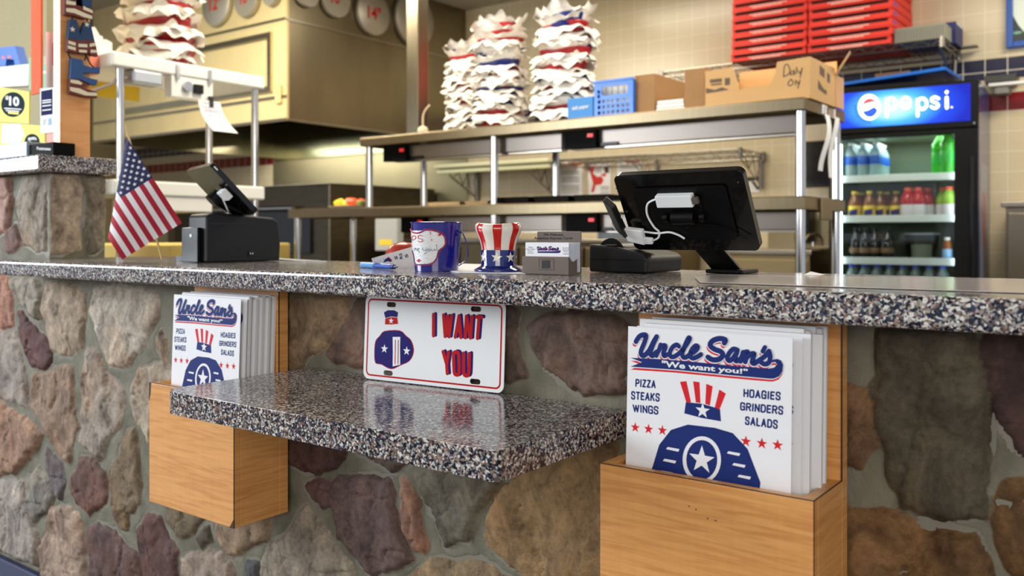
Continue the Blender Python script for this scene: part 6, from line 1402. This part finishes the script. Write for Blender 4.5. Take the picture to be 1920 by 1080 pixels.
for a in ((HX1 + .0005, HX1 + .010, HY0, 5.89, zc - .006, zc + .006), (HX1 + .0005, HX1 + .012, HY0, 5.89, HZ, HZ + .012)): mb = MB(); mb.box(*a); mb.build('seam', STEEL, hood)
for y_, h_ in ((HY0 - .012, .012), ): 
    for z in (HZ + .002, HZ + .16, zc): mb = MB(); mb.box(HX0, HX1, HY0 - .014, HY0 - .0005, z, z + .014); mb.build('seam', STEEL, hood)
p0, p1 = PY(392, 190, HY0), PY(512, 60, HY0); fr_ = MB(); w0 = .04
for x0, x1, z0, z1 in ((p0.x - 1.2, p1.x, p1.z - w0, p1.z), (p0.x - 1.2, p1.x, p0.z, p0.z + w0), (p1.x - w0, p1.x, p0.z + w0, p1.z - w0)): fr_.box(x0, x1, HY0 - .022, HY0 - .0005, z0, z1)
fr_.build('panel_frame', make_steel('frame_steel', (190, 180, 150), .28), hood)
mb = MB(); q = PY(525, 177, HY0); mb.box(q.x - .03, q.x + .03, HY0 - .02, HY0 - .0005, q.z - .06, q.z + .06); mb.build('switch_plate', mat('brass_plate', (206, 190, 130), .4), hood)
PANM_ = make_steel('pan_aluminium', (178, 172, 156), .42, (3, 3, 3), .05); PANM_.node_tree.nodes['Principled BSDF'].inputs['Metallic'].default_value = .55
def pan(label, c, nrm, rad, txt):
    r = thing('pizza_pan', label, 'pan', tuple(c), 0, 'pizza pans hung on the hood'); nrm = Vector(nrm); t1 = Vector((0, 0, 1)); t0 = t1.cross(nrm) * 1.0
    mb = MB(); n = 48; prof = [(0.001, .0), (rad * .97, 0), (rad, .004), (rad, .034), (rad - .003, .034), (rad - .003, .008), (.001, .006)]; vs = []
    for r_, z in prof: vs += [c + (t0 * math.cos(2 * math.pi * i / n) + t1 * math.sin(2 * math.pi * i / n)) * r_ + nrm * (.040 - z) for i in range(n)]
    mb.add(vs, [(j * n + i, j * n + (i + 1) % n, (j + 1) * n + (i + 1) % n, (j + 1) * n + i) for j in range(len(prof) - 1) for i in range(n)]); mb.build('pan', PANM_, r, smooth=True)
    mb = MB(); hw = rad * (.42 if len(txt) > 2 else .30); hh = rad * .30; o = c + nrm * .0406
    u = t0 if (t0.dot(RT) > 0) else -t0
    text_fit(mb, txt, *[o + u * a * hw + t1 * b * hh for a, b in ((-1, -1), (1, -1), (1, 1), (-1, 1))], bold=.025); mb.build('size_number', SCARLET, r, fix=False)
sx_ = HX1 + .002
for px, py, rd, tx, nm in ((695, 26, .165, '14"', 'fourteen inch'), (773, 38, .215, '16"', 'sixteen inch'), (625, -1, .135, '10"', 'ten inch'), (572, -12, .100, '8"', 'smallest')):
    pan('%s round pizza pan hung on the right side of the hood' % nm, PX(px, py, sx_), (1, 0, 0), rd, tx)
for px, py, rd, tx, nm in ((412, 8, .165, '12"', 'twelve inch'), (468, -1, .130, '10"', 'ten inch'), (514, -10, .085, '8"', 'smallest')):
    pan('%s round pizza pan hung on the front of the hood' % nm, PY(px, py, HY0 - .002), (0, -1, 0), rd, tx)
# stainless wall lining below the hood, ovens, back counters
mb = MB(); mb.box(PY(511, 330, 5.88).x, PY(875, 330, 5.88).x, 5.885, 5.896, .95, HZ - .035); tag(mb.build('splash_panel', make_steel('splash_steel', (160, 154, 126), .5, (1, 1, 3), .08), bevel=.001), 'stainless splash panel on the back wall under the hood', 'panel')
ov = thing('deck_oven', 'dark steel deck oven standing under the exhaust hood', 'oven', (-6.1, 5.0, 0))
ox0, ox1, oy0, oz = -7.45, -5.25, 4.65, CZ + .40
OVM = make_steel('oven_steel', (96, 88, 72), .38, (2, 2, 8), .15); mb = MB(); mb.box(ox0, ox1, oy0, 5.86, .12, oz); mb.build('body', OVM, ov, bevel=.01)
for k, z in enumerate((.30, .78)):
    mb = MB(); mb.box(ox0 + .15, ox1 - .2, oy0 - .025, oy0 - .0005, z, z + .34); d = mb.build('door', BLACKG, ov, bevel=.006); mb = MB(); mb.cyl((ox0 + .3, oy0 - .065, z + .36), (ox1 - .35, oy0 - .065, z + .36), .014, n=12); mb.build('door_handle', CHROME, d)
for x in (ox0 + .1, ox1 - .1):
    mb = MB(); mb.cyl((x, 4.8, 0), (x, 4.8, .12), .03); mb.build('foot', STEELD, ov)
def cabinet(name, label, cat, x0, x1, y0, y1, z1, m, doors=2, top=None):
    r = thing(name, label, cat, ((x0 + x1) / 2, (y0 + y1) / 2, 0)); mb = MB(); mb.box(x0, x1, y0, y1, .10, z1 - .03); mb.build('body', m, r, bevel=.003)
    mb = MB(); mb.box(x0 - .02, x1 + .02, y0 - .03, y1, z1 - .029, z1); mb.build('top', top or STEEL, r, bevel=.004); mb = MB(); mb.box(x0 + .04, x1 - .04, y0 + .06, y1, .0, .099); mb.build('plinth', BLACKP, r)
    for i in range(doors):
        a = x0 + (x1 - x0) * i / doors + .01; b = x0 + (x1 - x0) * (i + 1) / doors - .01; mb = MB(); mb.box(a, b, y0 - .018, y0 - .0005, .14, z1 - .06); mb.build('door', m, r, bevel=.003); mb = MB(); mb.box(b - .04, b - .02, y0 - .04, y0 - .0185, .50, .70); mb.build('handle', CHROME, r, bevel=.003)
    return r
cabinet('prep_counter', 'long stainless prep counter along the back wall behind the pass shelf', 'counter', -5.0, -2.75, 5.25, 5.885, .90, STEELD, 4)
cabinet('hand_sink_cabinet', 'tan stainless cabinet with a faucet left of the drinks cooler', 'cabinet', -2.35, -1.76, 5.25, 5.885, .84, make_steel('tan_steel', (170, 152, 116), .4), 1)
cabinet('side_cabinet', 'brushed stainless cabinet at the far right beside the drinks cooler', 'cabinet', PY(1886, 440, 5.42).x, .55, 5.42, 5.885, CZ + .175, make_steel('bright_cabinet', (150, 138, 120), .24, (1.5, 1.5, .5), .1), 2)
# sink faucet
fxp = PY(1527, 480, 5.40); fa = thing('faucet', 'dark curved faucet on the tan cabinet left of the cooler', 'faucet', (fxp.x, 5.42, .84)); mb = MB(); b = Vector((fxp.x + .03, 5.44, .8405)); mb.tube([b, b + Vector((0, 0, .06)), b + Vector((-.02, -.02, .09)), b + Vector((-.06, -.05, .085)), b + Vector((-.075, -.06, .06))], .009, 10, smooth=5); mb.build('spout', STEELD, fa, smooth=True)
mb = MB(); mb.box(b.x - .06, b.x + .06, 5.415, 5.465, .8405, .862); mb.build('base', STEELD, fa, bevel=.006)
for s in (-1, 1): mb = MB(); mb.cyl((b.x + .05 * s, 5.44, .862), (b.x + .05 * s, 5.44, .885), .012, .010, 12); mb.build('tap_handle', CHROME, fa, smooth=True)
# assorted back-of-house things
a, b = PY(703, 470, oy0 - .07), PY(744, 410, oy0 - .07); mb = MB(); mb.box(a.x, b.x, oy0 - .07, oy0 - .0005, a.z, b.z); cbx = mb.build('control_box', mat('grey_case', (176, 178, 176), .4), ov, bevel=.006)  # towel dispenser, built as a box on the oven front
a, b = PY(711, 460, oy0 - .071), PY(735, 449, oy0 - .071); mb = MB(); mb.box(a.x, b.x, oy0 - .0725, oy0 - .071, a.z, b.z); mb.build('yellow_sticker', CAPY, cbx)
cr = thing('wire_crate', 'blue-grey open crate on the prep counter behind the black receipt printer', 'crate', tuple(PY(1150, 500, 5.3))); a, b = PY(1120, 432, 5.29), PY(1188, 432, 5.29); zb = .9006; zt = a.z; GB = mat('blue_grey_plastic', (92, 104, 118), .4)
for nm, q in (('post', (a.x, a.x + .03, 5.29, 5.32, zb, zt)), ('post', (b.x - .03, b.x, 5.29, 5.32, zb, zt)), ('post', (a.x, a.x + .03, 5.60, 5.63, zb, zt)), ('post', (b.x - .03, b.x, 5.60, 5.63, zb, zt)), ('rail', (a.x + .03, b.x - .03, 5.29, 5.315, zt - .03, zt)), ('rail', (a.x + .03, b.x - .03, 5.29, 5.315, zb, zb + .03)), ('rail', (a.x, a.x + .025, 5.32, 5.60, zt - .03, zt)), ('rail', (b.x - .025, b.x, 5.32, 5.60, zt - .03, zt)), ('back_panel', (a.x + .03, b.x - .03, 5.605, 5.625, zb, zt))):
    mb = MB(); mb.box(*q); mb.build(nm, GB, cr, bevel=.004)
a = PY(1491, 441, 5.78); b = PY(1519, 421, 5.78); mb = MB(); mb.box(a.x, b.x, 5.76, 5.89, a.z - .05, b.z + .1); tag(mb.build('soap_dispenser', BLACKP, bevel=.01), 'black wall dispenser seen left of the steel post', 'dispenser')
a = PY(1458, 470, 5.87); b = PY(1488, 425, 5.87)
mb = MB(); mb.box(PY(1440, 400, 5.88).x, PY(1555, 400, 5.88).x, 5.880, 5.896, .84, CZ + .10); tag(mb.build('steel_backsplash', make_steel('dim_splash', (150, 138, 112), .4)), 'dull steel backsplash panel behind the faucet', 'panel')
mb = MB(); a = PY(1532, 385, 5.70); c0 = PY(1512, 360, 5.55)
mon = thing('wall_monitor', 'black wall-hung screen between the steel posts left of the cooler', 'screen', (c0.x, 5.8, c0.z)); p, q = PY(1508, 352, 5.70), PY(1562, 262, 5.70); mb.box(p.x, q.x, 5.70, 5.76, p.z, q.z); mb.build('screen', BLACKG, mon, bevel=.006); mb = MB(); mb.box((p.x + q.x) / 2 - .05, (p.x + q.x) / 2 + .05, 5.7605, 5.895, (p.z + q.z) / 2 - .05, (p.z + q.z) / 2 + .05); mb.build('bracket', BLACKP, mon)
sp = thing('spray_nozzle', 'white spray nozzle standing on the prep counter behind the tablet', 'nozzle', tuple(PY(1233, 505, 5.0))); base = PY(1231, 500, 5.27); base.z = .9006; mb = MB(); mb.cyl(base, base + Vector((0, 0, .075)), .014, n=14); mb.build('stem', WPLAST, sp, smooth=True); mb = MB(); mb.cyl(base + Vector((-.03, 0, .080)), base + Vector((.06, 0, .095)), .016, .022, n=14); mb.build('head', WPLAST, sp, smooth=True)
# far right wall: dark dispenser shelf, menu frame
dk = thing('wall_dispenser', 'dark wall dispenser with a white edge right of the cooler header', 'dispenser', tuple(PY(1880, 160, 5.85))); a, b = PY(1846, 165, 5.76), PY(1905, 148, 5.76); mb = MB(); mb.box(a.x, b.x, 5.76, 5.895, b.z - .012, b.z + .035); mb.build('case', mat('dim_case', (46, 46, 44), .4), dk, bevel=.006); mb = MB(); mb.box(a.x + .02, b.x + .12, 5.755, 5.80, b.z - .030, b.z - .0125); mb.build('white_edge', WHC, dk, bevel=.003); mb = MB(); mb.box(a.x + .05, b.x - .04, 5.77, 5.88, b.z - .075, b.z - .0305); mb.build('lower_tray', mat('grey_tray', (120, 118, 110), .4), dk, bevel=.004)
mf = thing('menu_board', 'blue-framed wall menu board at the top right corner', 'board', tuple(PY(1888, 90, 5.86))); BFR = mat('frame_blue', (24, 78, 160), .35); a, b = PY(1886, 90, 5.86), PY(1886, -60, 5.86); xw = a.x + .62
for q in ((a.x, a.x + .035, 5.86, 5.892, a.z, b.z), (xw - .035, xw, 5.86, 5.892, a.z, b.z), (a.x + .035, xw - .035, 5.86, 5.892, a.z, a.z + .035), (a.x + .035, xw - .035, 5.86, 5.892, b.z - .035, b.z)): mb = MB(); mb.box(*q); mb.build('frame_bar', BFR, mf, bevel=.004)
mb = MB(); mb.box(a.x + .035, xw - .035, 5.875, 5.893, a.z + .035, b.z - .035); mb.build('print_panel', mat('pale_print', (216, 226, 214), .4), mf)
mb = MB(); mb.prism([PY(x, y, 5.8742) for x, y in ((1895, 21), (1910, 48), (1930, 70), (1930, 81), (1895, 82))], (0, 0, 0)); mb.build('dark_corner', mat('print_dark', (34, 46, 44), .4), mf, fix=False); mb = MB(); text_fit(mb, 'NEW', *[PY(x, y, 5.8736) for x, y in ((1901, 64.5), (1916, 63), (1916, 58), (1901, 59.5))], bold=.02); mb.build('lettering', mat('print_mint', (150, 220, 180), .4), mf, fix=False)

# ------------------------------------------------------------------ white rack at the left
rx = -3.45; z1 = CZ + .741
ry0, ry1 = PX(211, 100, rx).y, PX(497, 145, rx).y
rk = thing('white_rack', 'white enamelled two-tier rack on steel posts behind the left register', 'rack', (rx - .2, (ry0 + ry1) / 2, 0)); dpt = .42
mb = MB(); mb.box(rx - dpt, rx, ry0, ry1, z1 - .058, z1); mb.build('upper_shelf', WPAINT, rk, bevel=.008)
z2 = PX(490, 350, rx).z
mb = MB(); mb.box(rx - dpt, rx, ry0 + .005, ry1, z2 - .062, z2); mb.build('lower_shelf', WPAINT, rk, bevel=.008)
for x in (rx - .03, rx - dpt + .03):
    for y in (ry0 + .05, ry1 - .035): mb = MB(); mb.cyl((x, y, 0), (x, y, z1 - .059), .0165, n=18); mb.build('post', CHROME, rk, smooth=True)
mb = MB(); mb.box(rx - dpt + .02, rx - .008, ry0 + .22, ry1 - .28, z2 - .125, z2 - .063); mb.build('under_bin', WPAINT, rk, bevel=.004)
mb = MB(); mb.box(rx - dpt, rx - dpt + .006, ry0, ry0 + .36, z1 - .125, z1 - .0585); mb.build('yellow_label', mat('yellow_strip', (214, 176, 30), .5), rk)
wb = thing('wiring_box', 'grey metal wiring box with a cable under the white rack shelf', 'electrical box', (rx - .05, ry0 + .3, z1 - .13)); p0, p1 = PX(250, 160, rx + .002), PX(306, 160, rx + .002)
mb = MB(); mb.box(rx - .08, rx + .002, p0.y, p1.y, z1 - .115, z1 - .0595); mb.build('case', LAMPG if False else mat('galvanised', (170, 176, 184), .35, metal=.6), wb, bevel=.008)
mb = MB(); mb.tube([(rx - .03, p0.y, z1 - .095), (rx - .03, p0.y - .05, z1 - .10), (rx - .035, ry0 + .02, z1 - .125), (rx - .05, ry0 - .06, z1 - .165)], .006, 8, smooth=6); mb.build('cable', mat('grey_cable', (150, 140, 136), .5), wb, smooth=True)
p2, p3 = PX(323, 160, rx + .002), PX(401, 170, rx + .002)
mb = MB(); mb.box(rx - .06, rx - .004, p2.y, p3.y, z1 - .150, z1 - .0595); mb.build('switch_plate', WPAINT, wb, bevel=.003); mb = MB(); mb.cyl((rx - .003, (p2.y + p3.y) / 2 - .03, z1 - .10), (rx + .012, (p2.y + p3.y) / 2 - .03, z1 - .10), .022, n=16); mb.build('socket', CHROME, wb, smooth=True); mb = MB(); mb.box(rx - .0035, rx + .012, (p2.y + p3.y) / 2, (p2.y + p3.y) / 2 + .045, z1 - .125, z1 - .085); mb.build('black_switch', BLACKP, wb, bevel=.002)
for px in (333, 393):
    q = PX(px, 130, rx); mb = MB(); mb.box(rx + .0006, rx + .007, q.y - .008, q.y + .008, z1 - .075, z1 - .012); tag(mb.build('ticket_clip', CHROME, bevel=.001), '%s chrome clip on the front edge of the white rack' % ('left' if px < 350 else 'right'), 'clip')
q0, q1 = PX(372, 172, rx + .01), PX(413, 172, rx + .01); zb_ = PX(410, 248, rx + .01).z; zt_ = z1 - .1505
os_ = thing('order_slip', 'long white handwritten order slip hanging from the white rack', 'ticket', (rx + .01, (q0.y + q1.y) / 2, zb_)); sf2 = lambda a, b, k=0: Vector((rx + .010 + .03 * b * b + .006 * math.sin(3 * a) + k, q0.y + (q1.y - q0.y) * a * (1 + .15 * b) + .055 * b * b, zt_ + (zb_ - zt_) * b - .012 * a * 0))
mb = MB(); mb.grid(lambda a, b: sf2(a, b), 6, 14); mb.build('paper', TICK, os_, smooth=True, fix=False)
mb = MB()
for b, a0, a1 in ((.08, .2, .8), (.22, .1, .9), (.30, .2, .85), (.36, .15, .95), (.48, .2, .45), (.62, .25, .55), (.72, .35, .9), (.80, .3, .85)): mb.tube([sf2(a0 + (a1 - a0) * i / 8, b + .008 * math.sin(i * 2.3), .0012) for i in range(9)], .0009, 5)
mb.build('handwriting', mat('lilac_ink', (150, 150, 205), .6), os_); mb = MB(); c_ = sf2(.55, .0); mb.box(rx + .0035, rx + .018, c_.y - .011, c_.y + .011, zt_ - .03, zt_ + .02); mb.build('clip', mat('dark_clip', (60, 58, 52), .35, metal=.8), os_, bevel=.001)
stack(rx - .22, (ry0 + ry1) / 2 - .03, z1, 19, .0245, ['red', 'red', 'red', 'red', 'red'], 'stack on the white rack at left', 'baskets stacked on the white rack', 1.42, op=.3)
mb = MB(); mb.box(rx - dpt - .05, rx - dpt - .002, ry0 - .12, ry0 - .02, z1 - .10, z1 - .03)
SALM = mat('salmon_carton', (232, 128, 104), .5); q0, q1 = PX(172, 100, rx - .12), PX(205, 100, rx - .12); mb = MB(); mb.box(rx - .36, rx - .10, q0.y - .02, ry0 - .001, z1 - .085, z1 - .005); tag(mb.build('salmon_carton', SALM, bevel=.003), 'salmon carton at the left end of the white rack shelf', 'carton')
fan = thing('napkin_fan', 'fan of pale napkins behind the maple post at left', 'napkins', (rx - .2, ry0 - .04, z1))
for i in range(5):
    c0 = Vector((rx - .23, ry0 - .015, z1 - .004)); ang = R(96 + 17 * i); L_ = .115 + .015 * (i % 2); d = Vector((0, math.cos(ang) * -1, math.sin(ang))); s_ = Vector((0, d.z, -d.y)); mb = MB(); mb.prism([c0 + Vector((.008 * i, 0, 0)), c0 + d * L_ + s_ * .03 + Vector((.008 * i, 0, 0)), c0 + d * (L_ + .02) + Vector((.008 * i, 0, 0)), c0 + d * L_ - s_ * .025 + Vector((.008 * i, 0, 0))], (.003, 0, 0)); mb.build('napkin', TISS, fan)
mb = MB(); mb.box(-5.0, -4.3, 2.7, 3.5, 0, .88); tag(mb.build('low_cabinet', mat('beige_cabinet', (196, 172, 96), .45), bevel=.01), 'low beige cabinet behind the flag and left register', 'cabinet')

for o in list(bpy.data.objects):
    for k in ('_o', '_r'):
        if k in o: del o[k]
